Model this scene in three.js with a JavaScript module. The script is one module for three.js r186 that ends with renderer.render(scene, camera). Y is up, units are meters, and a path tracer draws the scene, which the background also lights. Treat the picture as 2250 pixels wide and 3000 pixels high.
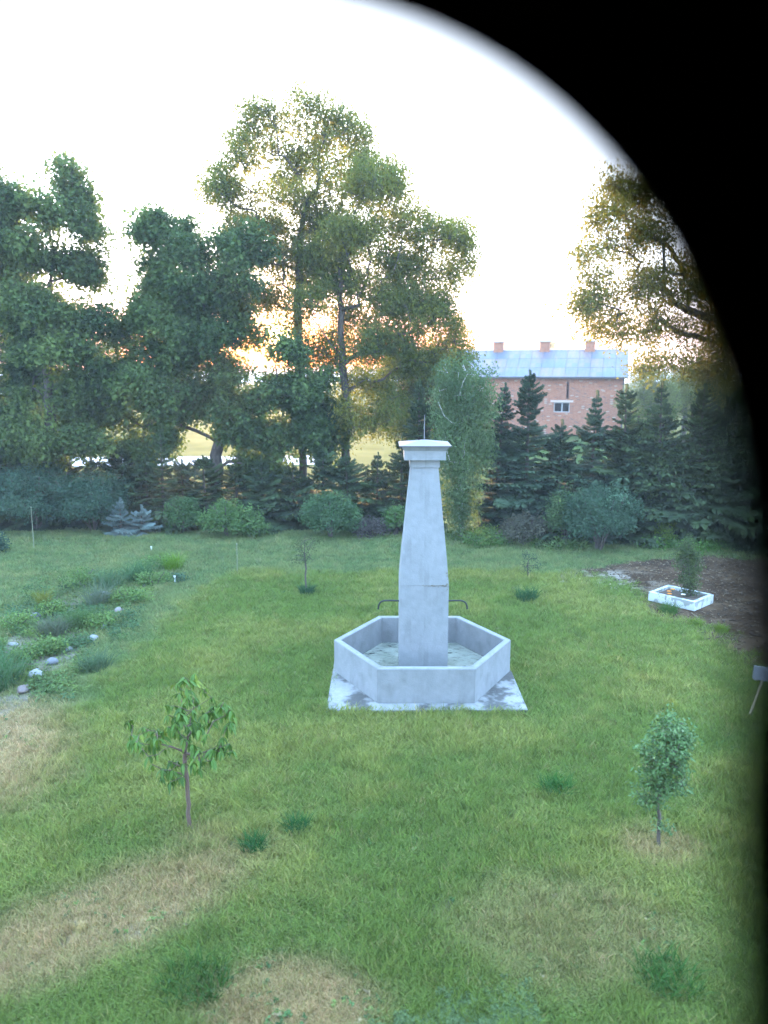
import * as THREE from 'three';
import { mergeGeometries, mergeVertices } from 'three/addons/utils/BufferGeometryUtils.js';
import { RoundedBoxGeometry } from 'three/addons/geometries/RoundedBoxGeometry.js';

// ---------------------------------------------------------------- camera, sky, sun, exposure
const scene = new THREE.Scene();
const camera = new THREE.PerspectiveCamera(67, 768 / 1024, 0.02, 4000);
camera.position.set(0, 5, 0);
camera.rotation.set(-10.4 * Math.PI / 180, 0, 0);
camera.focus = 13;
camera.userData.fStop = 1.1;
const renderer = new THREE.WebGLRenderer({ antialias: true });
renderer.toneMapping = THREE.LinearToneMapping;
renderer.toneMappingExposure = 8;
renderer.shadowMap.enabled = true;

const SUN = new THREE.Vector3(-0.13, 0.0406, -0.9907).normalize();
{
  const W = 1024, H = 512, data = new Float32Array(W * H * 4);
  for (let j = 0; j < H; j++) for (let i = 0; i < W; i++) {
    const el = ((j + 0.5) / H - 0.5) * Math.PI, az = ((i + 0.5) / W - 0.5) * 2 * Math.PI;
    const x = Math.cos(az) * Math.cos(el), y = Math.sin(el), z = Math.sin(az) * Math.cos(el);
    const g = Math.acos(Math.min(1, x * SUN.x + y * SUN.y + z * SUN.z)) * 57.3, e = Math.max(0, el * 57.3);
    const zen = 1 - Math.exp(-e / 22), wide = Math.exp(-((g / 42) ** 2)), mid = Math.exp(-g / 14), near = Math.exp(-((g / 3.2) ** 2));
    const low = Math.exp(-((g / 32) ** 2)) / (1 + (e / 4.3) ** 3);
    const c = [0.49 - 0.20 * zen, 0.66 - 0.15 * zen, 0.91 - 0.06 * zen];
    c[0] += 0.42 * wide + 0.5 * mid + 1.2 * near; c[1] += 0.36 * wide + 0.30 * mid; c[2] += 0.24 * wide + 0.02 * mid;
    c[1] *= 1 - 0.84 * low; c[2] *= 1 - Math.min(1, 1.04 * low); c[1] += 0.32 * near; c[2] += 0.03 * near;
    const core = 5 * Math.exp(-((g / 0.75) ** 2)); c[0] += core; c[1] += 0.72 * core; c[2] += 0.3 * core;
    c.forEach((v, k) => { data[(j * W + i) * 4 + k] = v; }); data[(j * W + i) * 4 + 3] = 1;
  }
  const t = new THREE.DataTexture(data, W, H, THREE.RGBAFormat, THREE.FloatType);
  t.mapping = THREE.EquirectangularReflectionMapping; t.magFilter = THREE.LinearFilter; t.needsUpdate = true;
  scene.background = t; scene.environment = t;
}
const sun = new THREE.DirectionalLight(new THREE.Color().setRGB(1, 0.62, 0.27), 4.5);
sun.position.copy(SUN).multiplyScalar(200); sun.castShadow = true;
Object.assign(sun.shadow.camera, { left: -60, right: 60, top: 40, bottom: -20, near: 1, far: 400 });
sun.name = 'sun_light';
scene.add(sun, sun.target);
scene.fog = new THREE.FogExp2(new THREE.Color().setRGB(0.9, 0.95, 1), 0.0010);

// ---------------------------------------------------------------- helpers
const V = (x, y, z) => new THREE.Vector3(x, y, z);
const rng = (s) => () => { s = (s + 0x6d2b79f5) | 0; let t = Math.imul(s ^ (s >>> 15), 1 | s); t = (t + Math.imul(t ^ (t >>> 7), 61 | t)) ^ t; return ((t ^ (t >>> 14)) >>> 0) / 4294967296; };
const clamp = (x, a = 0, b = 1) => Math.min(b, Math.max(a, x)), sstep = (a, b, x) => { const t = clamp((x - a) / (b - a)); return t * t * (3 - 2 * t); };
const hash = (x, y) => { let h = Math.imul(x | 0, 374761393) + Math.imul(y | 0, 668265263) | 0; h = Math.imul(h ^ (h >>> 13), 1274126177); return ((h ^ (h >>> 16)) >>> 0) / 4294967296; };
const noise = (x, y) => { const i = Math.floor(x), j = Math.floor(y), u = x - i, v = y - j, s = u * u * (3 - 2 * u), t = v * v * (3 - 2 * v); const a = hash(i, j), b = hash(i + 1, j), c = hash(i, j + 1), d = hash(i + 1, j + 1); return a + (b - a) * s + (c - a) * t + (a - b - c + d) * s * t; };
const fbm = (x, y, o = 4) => { let s = 0, a = 0.5, n = 0; for (let k = 0; k < o; k++) { s += a * noise(x, y); n += a; a *= 0.5; x = x * 2.03 + 17.1; y = y * 2.03 + 9.7; } return s / n; };
const mix3 = (a, b, t) => [a[0] + (b[0] - a[0]) * t, a[1] + (b[1] - a[1]) * t, a[2] + (b[2] - a[2]) * t];
const toS = (c) => 255 * (c <= 0.0031308 ? 12.92 * c : 1.055 * Math.pow(Math.max(c, 0), 1 / 2.4) - 0.055);
function tex(w, h, fn, srgb = true) {                       // fn(u, v) -> linear rgb, or one value for data maps
  const d = new Uint8Array(w * h * 4);
  for (let j = 0; j < h; j++) for (let i = 0; i < w; i++) {
    const c = fn((i + 0.5) / w, (j + 0.5) / h), o = (j * w + i) * 4;
    if (srgb) for (let k = 0; k < 3; k++) d[o + k] = clamp(toS(c[k]), 0, 255); else d[o] = d[o + 1] = d[o + 2] = clamp(c * 255, 0, 255);
    d[o + 3] = 255;
  }
  const t = new THREE.DataTexture(d, w, h); t.wrapS = t.wrapT = THREE.RepeatWrapping; t.magFilter = THREE.LinearFilter;
  if (srgb) t.colorSpace = THREE.SRGBColorSpace; t.needsUpdate = true; return t;
}
const rgb = (r, g, b) => new THREE.Color().setRGB(r, g, b);
const std = (c, rough = 0.85, extra = {}) => new THREE.MeshStandardMaterial({ color: Array.isArray(c) ? rgb(...c) : c, roughness: rough, ...extra });
const leafMat = (tr = 0.4, rough = 0.9) => new THREE.MeshPhysicalMaterial({ color: 0xffffff, roughness: rough, transmission: tr, thickness: 0, side: THREE.DoubleSide, specularIntensity: 0.2 });
const used = {};
function numbered(n) { const k = used[n] = (used[n] ?? -1) + 1; return k ? n + '_' + String(k).padStart(3, '0') : n; }
function shade(o) { o.castShadow = o.receiveShadow = true; return o; }
function thing(name, label, category, pos = [0, 0, 0], turn = 0, group) {
  const o = new THREE.Group(); o.name = numbered(name); o.position.set(...pos); o.rotation.y = turn;
  o.userData = { label, category }; if (group) o.userData.group = group; scene.add(o); return o;
}
const part = (name, geo, mat, parent) => { const m = shade(new THREE.Mesh(geo, mat)); m.name = name; parent.add(m); return m; };
function one(name, label, category, geo, mat, pos = [0, 0, 0], group, kind) {
  const m = shade(new THREE.Mesh(geo, mat)); m.name = numbered(name); m.position.set(...pos); m.userData = { label, category };
  if (group) m.userData.group = group; if (kind) m.userData.kind = kind; scene.add(m); return m;
}
function struct(name, geo, mat, label, category) { const m = shade(new THREE.Mesh(geo, mat)); m.name = name; m.userData = { kind: 'structure', label, category }; scene.add(m); return m; }
const box = (w, h, d, x = 0, y = 0, z = 0, r = 0) => { const g = r ? new RoundedBoxGeometry(w, h, d, 2, r) : new THREE.BoxGeometry(w, h, d); g.translate(x, y, z); return g; };
function copies(name, geo, mat, mats, cols, parent) {
  const m = new THREE.InstancedMesh(geo, mat, mats.length); m.name = name; shade(m);
  mats.forEach((q, i) => { m.setMatrixAt(i, q); if (cols) m.setColorAt(i, rgb(...cols[i])); });
  m.userData.kind = 'stuff'; (parent ?? scene).add(m); return m;
}
function triGeo(pos, nor, uv) { const g = new THREE.BufferGeometry(); g.setAttribute('position', new THREE.Float32BufferAttribute(pos, 3)); if (nor) g.setAttribute('normal', new THREE.Float32BufferAttribute(nor, 3)); else g.computeVertexNormals(); if (uv) g.setAttribute('uv', new THREE.Float32BufferAttribute(uv, 2)); return g; }
const placeM = (p, q, s) => new THREE.Matrix4().compose(p, q, s.isVector3 ? s : V(s, s, s));
const eul = (x, y, z, o = 'XYZ') => new THREE.Quaternion().setFromEuler(new THREE.Euler(x, y, z, o));
const box_uv = (g, s = 1) => {                               // uv in metres on the main plane of each face
  g = g.index ? g.toNonIndexed() : g; if (!g.attributes.normal) g.computeVertexNormals();
  const p = g.attributes.position, n = g.attributes.normal, uv = new Float32Array(p.count * 2);
  for (let i = 0; i < p.count; i++) { const ax = Math.abs(n.getX(i)), ay = Math.abs(n.getY(i)), az = Math.abs(n.getZ(i)); const a = ax > ay && ax > az ? [p.getZ(i), p.getY(i)] : ay > az ? [p.getX(i), p.getZ(i)] : [p.getX(i), p.getY(i)]; uv[i * 2] = a[0] / s; uv[i * 2 + 1] = a[1] / s; }
  g.setAttribute('uv', new THREE.BufferAttribute(uv, 2)); return g;
};

// ---------------------------------------------------------------- the ground
const lerpTab = (t, z) => { for (let i = 1; i < t.length; i++) if (z >= t[i][0]) { const a = t[i - 1], b = t[i], k = (z - b[0]) / (a[0] - b[0]); return b[1] + (a[1] - b[1]) * clamp(k); } return t[t.length - 1][1]; };
const blob = (x, z, cx, cz, rx, rz, a = 0) => { const c = Math.cos(a), s = Math.sin(a), dx = x - cx, dz = z - cz; return Math.hypot((dx * c + dz * s) / rx, (-dx * s + dz * c) / rz); };
function zones(x, z) {
  const n1 = fbm(x * 0.7 + 3, z * 0.7 + 8), n2 = fbm(x * 2.6 + 40, z * 2.6), n3 = fbm(x * 8, z * 8 + 70, 2);
  const wob = (n1 - 0.5) * 1.6 + (n2 - 0.5) * 0.9 + (n3 - 0.5) * 0.35;
  const edge = lerpTab([[-8, 9], [-9.6, 7.6], [-10.5, 6.5], [-11.8, 6.1], [-14.2, 6.0], [-16.0, 5.6], [-17.4, 5.3], [-18.4, 5.0], [-19.0, 4.6], [-19.6, 5.6], [-20.6, 8.2], [-22, 12]], z);
  let dirt = sstep(-0.75, 0.7, x - edge + wob * 0.9) * sstep(-21.6, -19.9, z + wob * 0.7);
  const sandy = sstep(1.35, 0.5, blob(x, z, 4.9, -18.3, 1.6, 1.1) + wob * 0.45) * (1 - sstep(6.3, 7.2, x));
  const bed = sstep(1.2, 0.75, blob(x, z, -6.5, -14.4, 0.85, 3.4, -0.24) + wob * 0.55);
  const bedge = sstep(0.35, 0.0, Math.abs(z + 22.8 + 0.05 * x + wob * 0.5)) * sstep(0.45, 0.6, n2 + 0.12);
  let dry = Math.max(  // left patches: part dry grass, part warm lens flare painted into the colour
    sstep(1.25, 0.45, blob(x, z, -5.2, -9.6, 1.15, 1.9, -0.5) + wob * 0.3),
    sstep(1.35, 0.4, blob(x, z, -2.55, -6.45, 1.75, 0.62, -0.64) + wob * 0.34),
    sstep(1.25, 0.5, blob(x, z, -0.75, -5.35, 0.75, 0.5) + wob * 0.3), 
    0.5 * sstep(1.25, 0.4, blob(x, z, 1.75, -6.25, 1.15, 0.8) + wob * 0.35),
    0.75 * sstep(1.2, 0.4, blob(x, z, 2.93, -7.4, 0.6, 0.42) + wob * 0.3),
    0.45 * sstep(1.3, 0.3, blob(x, z, -1.9, -7.6, 0.5, 0.4) + wob * 0.3));
  const mown = sstep(-19.2, -18.3, z + wob * 0.5) * sstep(-4.9, -4.0, x + (z + 14) * 0.1 + wob * 0.5);
  const bare = sstep(0.70, 0.78, fbm(x * 3.1 + 11, z * 3.1 + 5, 3) + 0.035) * (z < -10 ? 0.6 : 1);
  return { dirt: Math.max(dirt, 0.75 * bedge), sandy, bed, dry, mown, bare, n1, n2, n3 };
}
function grassColor(q, r) {
  const lush = [0.165, 0.235, 0.05], yel = [0.28, 0.30, 0.075], weed = [0.155, 0.225, 0.09], straw = [0.50, 0.345, 0.18], far = [0.215, 0.265, 0.105];  // straw also stands for warm flare light on the left patches
  let c = mix3(lush, yel, clamp((q.n1 - 0.38) * 2.6 + (q.n3 - 0.5) * 0.9 + (r - 0.5) * 0.8));
  c = mix3(q.n2 > 0.5 ? far : weed, c, 0.25 + 0.75 * q.mown);
  return mix3(c, straw, clamp(q.dry * (0.35 + 0.75 * r) + (r > 0.95 ? 0.4 : 0)));
}
const LX0 = -16, LX1 = 16, LZ0 = -26, LZ1 = -1;
const groundTex = tex(2048, 1600, (u, v) => {
  const x = LX0 + (LX1 - LX0) * u, z = LZ1 + (LZ0 - LZ1) * v, q = zones(x, z), f = hash(Math.floor(u * 2048), Math.floor(v * 1600)), m = noise(x * 22, z * 22);
  let c = grassColor(q, m * 0.7 + f * 0.3); c = c.map((k) => k * (0.75 + 0.3 * m));
  c = mix3(c, [0.16, 0.125, 0.085], 0.55 * q.bare + 0.25 * q.dry * m);
  const soil = mix3([0.056, 0.034, 0.019], [0.115, 0.075, 0.044], clamp((q.n2 - 0.42) * 2.6 + (m - 0.5) * 0.6));
  c = mix3(c, mix3(soil, [0.30, 0.27, 0.22], f > 0.985 ? 0.9 : 0), q.dirt);
  c = mix3(c, [0.33, 0.29, 0.235].map((k) => k * (0.7 + 0.5 * m)), 0.7 * q.sandy * sstep(0.42, 0.6, q.n2));
  return mix3(c, [0.15, 0.13, 0.11].map((k) => k * (0.65 + 0.6 * m)), 0.85 * q.bed);
});
const groundBump = tex(1024, 1024, (u, v) => 0.5 * noise(u * 200, v * 160) + 0.5 * noise(u * 480, v * 400), false);
{
  const g = new THREE.PlaneGeometry(LX1 - LX0, LZ1 - LZ0, 220, 160); g.rotateX(-Math.PI / 2); g.translate((LX0 + LX1) / 2, 0, (LZ0 + LZ1) / 2);
  const p = g.attributes.position; for (let i = 0; i < p.count; i++) p.setY(i, 0.05 * (fbm(p.getX(i) * 0.9, p.getZ(i) * 0.9) - 0.55));
  g.computeVertexNormals();
  struct('lawn', g, new THREE.MeshPhysicalMaterial({ roughness: 1, specularIntensity: 0.1, map: groundTex, bumpMap: groundBump, bumpScale: 0.02 }), 'uneven garden lawn with worn and bare patches around the fountain', 'lawn');
  const fieldTex = tex(1024, 1024, (u, v) => { const a = fbm(u * 18, v * 18), b = fbm(u * 90 + 5, v * 90); return mix3([0.04, 0.07, 0.018], [0.08, 0.095, 0.03], clamp((a - 0.35) * 2.4 + (b - 0.5))).map((k) => k * (0.8 + 0.4 * b)); });
  fieldTex.repeat.set(6, 3.4);
  const f = new THREE.PlaneGeometry(600, 340, 1, 1); f.rotateX(-Math.PI / 2); f.translate(0, -0.12, -150);
  struct('field', f, new THREE.MeshPhysicalMaterial({ roughness: 1, specularIntensity: 0.05, map: fieldTex }), 'pale green field spreading behind the tree row', 'field');
  const roadTex = tex(512, 256, (u, v) => { const a = fbm(u * 40, v * 12), b = hash(Math.floor(u * 512), Math.floor(v * 256)); return [0.42, 0.43, 0.45].map((k) => k * (0.75 + 0.4 * a + 0.12 * b)); });
  const rd = new THREE.PlaneGeometry(44, 4.5, 1, 1); rd.rotateX(-Math.PI / 2); rd.rotateY(0.06); rd.translate(-25, -0.1, -43.2);
  struct('road', rd, new THREE.MeshPhysicalMaterial({ roughness: 1, specularIntensity: 0.1, map: roadTex }), 'pale concrete road glimpsed between the tree trunks', 'road');
}

// grass blades
const LWEED = new THREE.MeshPhysicalMaterial({ color: 0xffffff, roughness: 0.95, transmission: 0.35, thickness: 0, side: THREE.DoubleSide, specularIntensity: 0.15 });
function tuftGeo(seed, n, spread, h, w, lean) {
  const R = rng(seed), P = [], N = [];
  for (let i = 0; i < n; i++) {
    const a = R() * 6.283, r = spread * Math.sqrt(R()), bx = Math.cos(a) * r, bz = Math.sin(a) * r, d = R() * 6.283, hh = h * (0.55 + 0.6 * R()), l = hh * lean * (0.3 + R()), ww = w * (0.7 + 0.6 * R()) / 2, f = R() * 3.14;
    const wx = Math.cos(f) * ww, wz = Math.sin(f) * ww, mx = bx + Math.cos(d) * l * 0.35, mz = bz + Math.sin(d) * l * 0.35, tx = bx + Math.cos(d) * l, tz = bz + Math.sin(d) * l;
    const A = [bx - wx, 0, bz - wz], B = [bx + wx, 0, bz + wz], C = [mx + wx * 0.8, hh * 0.6, mz + wz * 0.8], D = [mx - wx * 0.8, hh * 0.6, mz - wz * 0.8], T = [tx, hh, tz];
    P.push(...A, ...B, ...C, ...A, ...C, ...D, ...D, ...C, ...T);
    const nx = -Math.sin(f) * 0.45 , nz = Math.cos(f) * 0.45; for (let k = 0; k < 9; k++) N.push(nx, 0.85, nz);
  }
  return triGeo(P);
}
{
  const R = rng(5), M = leafMat(0.42, 0.9), sets = [[], [], []], cols = [[], [], []];
  const geos = [tuftGeo(1, 11, 0.06, 0.06, 0.0065, 0.9), tuftGeo(2, 12, 0.07, 0.05, 0.006, 1.2), tuftGeo(3, 10, 0.055, 0.08, 0.0065, 0.9)];
  for (let k = 0; k < 300000; k++) {
    const z = -4.9 - 18.8 * Math.pow(R(), 1.25), x = (R() * 2 - 1) * (0.62 * -z + 0.9), q = zones(x, z), r = R();
    if (Math.abs(x - 0.633) < 1.47 && Math.abs(z + 12.16) < 1.47) continue;
    const bareness = Math.max(q.dirt * 1.02, q.bed * 0.9, 0.75 * q.sandy, 0.55 * q.bare, 0.3 * q.dry);
    if (R() < bareness || Math.hypot(x - 6.5, z + 16.35) < 0.75) continue;
    const v = q.mown > 0.5 ? (q.n2 > 0.56 ? 2 : 0) : (r > 0.6 ? 0 : 1), s = (0.72 + 0.55 * R()) * (1 + 0.018 * (-z - 5)) * (0.8 + 0.6 * q.n1) * (1 - 0.25 * q.dry) * (Math.max(Math.abs(x - 0.633), Math.abs(z + 12.16)) < 1.56 ? 1.2 : 1);
    sets[v].push(placeM(V(x, 0.05 * (fbm(x * 0.9, z * 0.9) - 0.55) - 0.006, z), eul(0, R() * 6.28, 0), V(s, s * (0.8 + 0.5 * R()), s)));
    const c = grassColor(q, r), b = 0.65 + 0.75 * R(); cols[v].push([c[0] * b, c[1] * b, c[2] * b]);
  }
  const lab = ['short lawn grass blades covering the garden', 'fine low grass with weeds at the lawn margins', 'longer lush grass clumps spread over the lawn'];
  geos.forEach((g, i) => { const m = copies(numbered('grass'), g, M, sets[i], cols[i]); m.userData.label = lab[i]; m.userData.category = 'grass'; });
}

const WEED = clusterGeo(98, 9, 0.2, 0.26, 0.13, 0.0, 0.25);
{
  const R = rng(97), S = [], C = [];
  for (let i = 0; i < 9000; i++) {
    const z = -5 - 15 * Math.pow(R(), 1.3), x = (R() * 2 - 1) * (0.6 * -z + 0.6), q = zones(x, z); if (q.dirt > 0.4 || q.bed > 0.5 || fbm(x * 1.6 + 8, z * 1.6 + 2) < 0.5 || (Math.abs(x - 0.633) < 1.5 && Math.abs(z + 12.16) < 1.5)) continue;
    const b = 0.55 + 0.9 * R(), k = R(); S.push(placeM(V(x, 0.02, z), eul((R() - 0.5) * 0.5, R() * 6.28, (R() - 0.5) * 0.5), 0.08 + 0.11 * R())); C.push((k > 0.93 ? [0.38, 0.31, 0.18] : k > 0.5 ? [0.16, 0.25, 0.07] : [0.09, 0.17, 0.06]).map((v) => v * b));
  }
  const m = copies('lawn_weeds', WEED, LWEED, S, C); m.userData.label = 'scattered small weeds and dead leaves in the lawn'; m.userData.category = 'weeds';
  const T = [], D = [];
  for (let i = 0; i < 9000; i++) { const z = -9 - 12.5 * R(), x = 3.5 + 8.5 * R(), q = zones(x, z); if (q.dirt < 0.3 + 0.5 * R() || Math.hypot(x - 6.5, z + 16.35) < 0.75) continue; const b = 0.5 + R(); T.push(placeM(V(x, 0.012 + 0.05 * (fbm(x * 0.9, z * 0.9) - 0.55), z), eul((R() - 0.5) * 0.4, R() * 6.28, (R() - 0.5) * 0.4), V(0.3 + 1.1 * R() * R(), 1, 0.5 + R()))); D.push((R() > 0.7 ? [0.17, 0.125, 0.075] : R() > 0.5 ? [0.05, 0.035, 0.022] : [0.10, 0.066, 0.04]).map((v) => v * b)); }
  const l = copies('bark_litter', new THREE.BoxGeometry(0.09, 0.012, 0.018), std(0xffffff, 0.95), T, D); l.userData.label = 'bark chips and straw litter strewn over the bare dirt'; l.userData.category = 'litter';
}

// ---------------------------------------------------------------- added wall and closed room, opening shaped for the soft dark edge
{
  const added_house = thing('added_house', 'added room wall with round-headed opening, giving the soft dark edge at the right', 'added_house', [0, 0, 0]);
  const wallMat = std([0.13, 0.115, 0.10], 0.95), plaster = std([0.20, 0.195, 0.19], 0.95), outer = std([0.5, 0.48, 0.44], 0.9);
  const curve = (k, n = 48) => {                             // a round-headed opening, from the foot of the right jamb over the arch to the foot of the left one
    const cx = -0.052 * k, cy = 5 - 0.12 * k, a = 0.1488 * k, b = 0.2025 * k, sill = 5 - 0.26 * k, e = 2 / 2.46, pts = [];
    for (let i = 0; i < 8; i++) pts.push(V(cx + a * (1.11 - 0.11 * i / 8), sill + (cy - sill) * i / 8, 0));
    for (let i = 0; i <= n; i++) { const t = Math.PI * i / n, c = Math.cos(t), d = Math.sin(t); pts.push(V(cx + a * Math.sign(c) * Math.abs(c) ** e, cy + b * d ** e, 0)); }
    for (let i = 7; i >= 0; i--) pts.push(V(cx - a * (1.11 - 0.11 * i / 8), sill + (cy - sill) * i / 8, 0));
    return pts;
  };
  const Z0 = -0.20, Z2 = -0.40, N0 = curve(1.0), F = curve(2.9);
  const mkLoft = (rr) => { const P = [], I = [], m = rr[0][0].length; rr.forEach(([c, z]) => c.forEach((p) => P.push(p.x, p.y, z))); for (let q = 0; q + 1 < rr.length; q++) for (let i = 0; i < m; i++) { const j = (i + 1) % m, a = q * m + i, b = q * m + j; I.push(a, b, a + m, b, b + m, a + m); } const g = new THREE.BufferGeometry(); g.setAttribute('position', new THREE.Float32BufferAttribute(P, 3)); g.setIndex(I); g.computeVertexNormals(); return g; };
  const face = (pts, z) => { const sh = new THREE.Shape([[-4, 0], [4, 0], [4, 6.6], [-4, 6.6]].map(([x, y]) => new THREE.Vector2(x, y))); sh.holes.push(new THREE.Path(pts.map((p) => new THREE.Vector2(p.x, p.y)))); return new THREE.ShapeGeometry(sh).translate(0, 0, z); };
  part('added_window_wall', face(N0, Z0), wallMat, added_house);
  part('added_reveal', mkLoft([[N0, Z0], [F, Z2]]), plaster, added_house);
  part('facade', face(F, Z2), outer, added_house);  // outer face of the added room, unseen
  for (const x of [3.85, -3.85]) part('added_side_wall', box(0.296, 6.6, 4.1, x, 3.3, 1.795), wallMat, added_house);
  part('added_back_wall', box(7.39, 6.6, 0.3, 0, 3.3, 3.69), wallMat, added_house);
  part('added_room_floor', box(7.39, 0.25, 3.79, 0, 3.3, 1.64), wallMat, added_house); part('added_ceiling', box(8.4, 0.25, 4.5, 0, 6.728, 1.7), wallMat, added_house);  // closes the added room so its inner wall stays dark
}

// ---------------------------------------------------------------- the fountain
const concTex = (seed, base, stain) => tex(512, 512, (u, v) => {
  const a = fbm(u * 5 + seed, v * 5 + seed), b = fbm(u * 16 + seed, v * 16), st = fbm(u * 22 + seed, v * 2.2 + seed), f = hash(Math.floor(u * 512) + seed, Math.floor(v * 512));
  return mix3(base, stain, clamp((a - 0.46) * 1.4 + (st - 0.48) * 0.9)).map((k) => k * (0.86 + 0.24 * b + 0.06 * (f - 0.5)));
});
const concBump = tex(512, 512, (u, v) => 0.6 * fbm(u * 24, v * 24) + 0.4 * noise(u * 150, v * 150), false);
const conc = std(0xffffff, 0.86, { map: concTex(3, [0.228, 0.238, 0.24], [0.155, 0.16, 0.156]), bumpMap: concBump, bumpScale: 0.006 });
{
  const CX = 0.633, CZ = -12.16, f = thing('fountain', 'grey concrete fountain with a tapered pillar in a hexagonal basin', 'fountain', [CX, 0, CZ]);
  const slabTex = tex(768, 768, (u, v) => {
    const x = (u - 0.5) * 2.98, y = (v - 0.5) * 2.98, a = fbm(x * 3 + 9, y * 3), b = fbm(x * 11, y * 11 + 4), g = hash(Math.floor(u * 768), Math.floor(v * 768));
    const wet = sstep(0.40, 0.72, a + 0.5 * (b - 0.5) + 0.06 * sstep(0.9, 1.4, y));
    return mix3([0.31, 0.31, 0.30], [0.085, 0.083, 0.076], wet).map((k) => k * (0.72 + 0.35 * b + (g > 0.86 ? -0.22 : 0)));
  });
  const slab = box_uv(box(2.98, 0.16, 2.98, 0, 0, 0, 0.02), 2.98); { const uv = slab.attributes.uv; for (let i = 0; i < uv.count; i++) uv.setXY(i, uv.getX(i) + 0.5, 0.5 - uv.getY(i)); }
  part('base_slab', slab, std(0xffffff, 0.9, { map: slabTex, bumpMap: concBump, bumpScale: 0.012 }), f);
  const RO = 1.455, T = 0.10, RI = RO - T / Math.cos(Math.PI / 6), H0 = 0.082, H1 = 0.63;
  for (let k = 0; k < 6; k++) {
    const a0 = k * Math.PI / 3 + 0.0012, a1 = (k + 1) * Math.PI / 3 - 0.0012, P = (r, a, y) => [r * Math.cos(a), y, r * Math.sin(a)], e = 0.012;
    // a mitred panel with a chamfered rim
    const sec = [[RO, H0], [RO, H1 - e], [RO - e, H1], [RI + e, H1], [RI, H1 - e], [RI, H0]], p = [];
    for (let i = 0; i + 1 < sec.length; i++) { const [r0, y0] = sec[i], [r1, y1] = sec[i + 1], A = P(r0, a0, y0), B = P(r0, a1, y0), C = P(r1, a1, y1), D = P(r1, a0, y1); p.push(...A, ...C, ...B, ...A, ...D, ...C); }
    for (const a of [a0, a1]) for (let i = 1; i + 1 < sec.length; i++) { const q = [sec[0], sec[i], sec[i + 1]].map(([r, y]) => P(r, a, y)); if (a === a0) q.reverse(); p.push(...q.flat()); }
    const m = part('basin_panel', box_uv(triGeo(p), 1.4), conc, f);
    m.name = 'basin_panel' + (k ? '_00' + k : '');
  }
  const hex = new THREE.CylinderGeometry(RI - 0.003, RI - 0.003, 0.05, 6, 1); hex.rotateY(Math.PI / 6); hex.translate(0, 0.108, 0);
  const algae = tex(512, 512, (u, v) => { const a = fbm(u * 7, v * 7), b = fbm(u * 30, v * 30); return mix3([0.36, 0.38, 0.30], [0.22, 0.25, 0.18], clamp((a - 0.4) * 2.2)).map((k) => k * (0.8 + 0.4 * b)); });
  part('basin_floor', box_uv(hex, 2), std(0xffffff, 0.9, { map: algae }), f);
  const wat = new THREE.CylinderGeometry(RI - 0.004, RI - 0.004, 0.035, 6, 1); wat.rotateY(Math.PI / 6); wat.translate(0, 0.153, 0);
  const rip = tex(512, 512, (u, v) => fbm(u * 9, v * 9, 3), false); rip.repeat.set(2, 2);
  part('water', wat, new THREE.MeshPhysicalMaterial({ color: rgb(1, 1, 1), roughness: 0.03, transmission: 1, thickness: 0.03, ior: 1.33, bumpMap: rip, bumpScale: 0.01 }), f);
  // pillar: straight foot, tapered shaft, neck, slab, cove and a low hipped cap
  const prism = (w0, w1, y0, y1) => { const s = Math.SQRT1_2, g = new THREE.CylinderGeometry(w1 * s, w0 * s, y1 - y0, 4, 1); g.rotateY(Math.PI / 4); g.translate(0, (y0 + y1) / 2, 0); return box_uv(g, 1.3); };
  const flat = (g) => { const h = g.toNonIndexed ? (g.index ? g.toNonIndexed() : g) : g; h.computeVertexNormals(); return h; };
  const streak = std(0xffffff, 0.86, { map: concTex(21, [0.228, 0.24, 0.244], [0.165, 0.17, 0.17]), bumpMap: concBump, bumpScale: 0.005 });
  part('pillar_foot', flat(prism(0.775, 0.775, 0.133, 1.66)), streak, f);
  part('pillar_seam', flat(prism(0.768, 0.768, 1.66, 1.664)), std([0.16, 0.155, 0.14], 0.9), f);
  part('pillar_shaft', flat(prism(0.775, 0.70, 1.664, 2.12)), streak, f);
  part('pillar_taper', flat(prism(0.70, 0.425, 2.12, 3.512)), streak, f);
  part('neck', flat(prism(0.465, 0.465, 3.512, 3.635)), streak, f);
  part('capital', flat(prism(0.64, 0.64, 3.635, 3.78)), streak, f);
  part('cove', flat(prism(0.645, 0.735, 3.78, 3.845)), streak, f);
  const cap = new THREE.Group(); cap.name = 'cap'; f.add(cap);
  part('shadow_edge', flat(prism(0.80, 0.80, 3.845, 3.862)), std([0.10, 0.095, 0.10], 0.6, { metalness: 0.3 }), cap);  // dark tone paints the shadow line under the cap roof
  part('cap_roof', flat(prism(0.796, 0.03, 3.862, 3.925)), std([0.20, 0.195, 0.21], 0.6, { metalness: 0.2 }), cap);
  part('finial_rod', new THREE.CylinderGeometry(0.006, 0.009, 0.42, 8).translate(0, 4.10, 0), std([0.14, 0.13, 0.13], 0.7), f);
  for (const s of [-1, 1]) {
    const c = new THREE.CatmullRomCurve3([V(s * 0.36, 1.30, 0.02), V(s * 0.55, 1.305, 0.02), V(s * 0.64, 1.30, 0.02), V(s * 0.695, 1.27, 0.02), V(s * 0.72, 1.215, 0.02), V(s * 0.725, 1.16, 0.02)]);
    part('spout', new THREE.TubeGeometry(c, 24, 0.014, 8), std([0.045, 0.05, 0.05], 0.5, { metalness: 0.6 }), f);
  }
  // rust and damp stains around the seam
  const stain = std([0.15, 0.13, 0.085], 0.95), R = rng(77), P = [];
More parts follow.
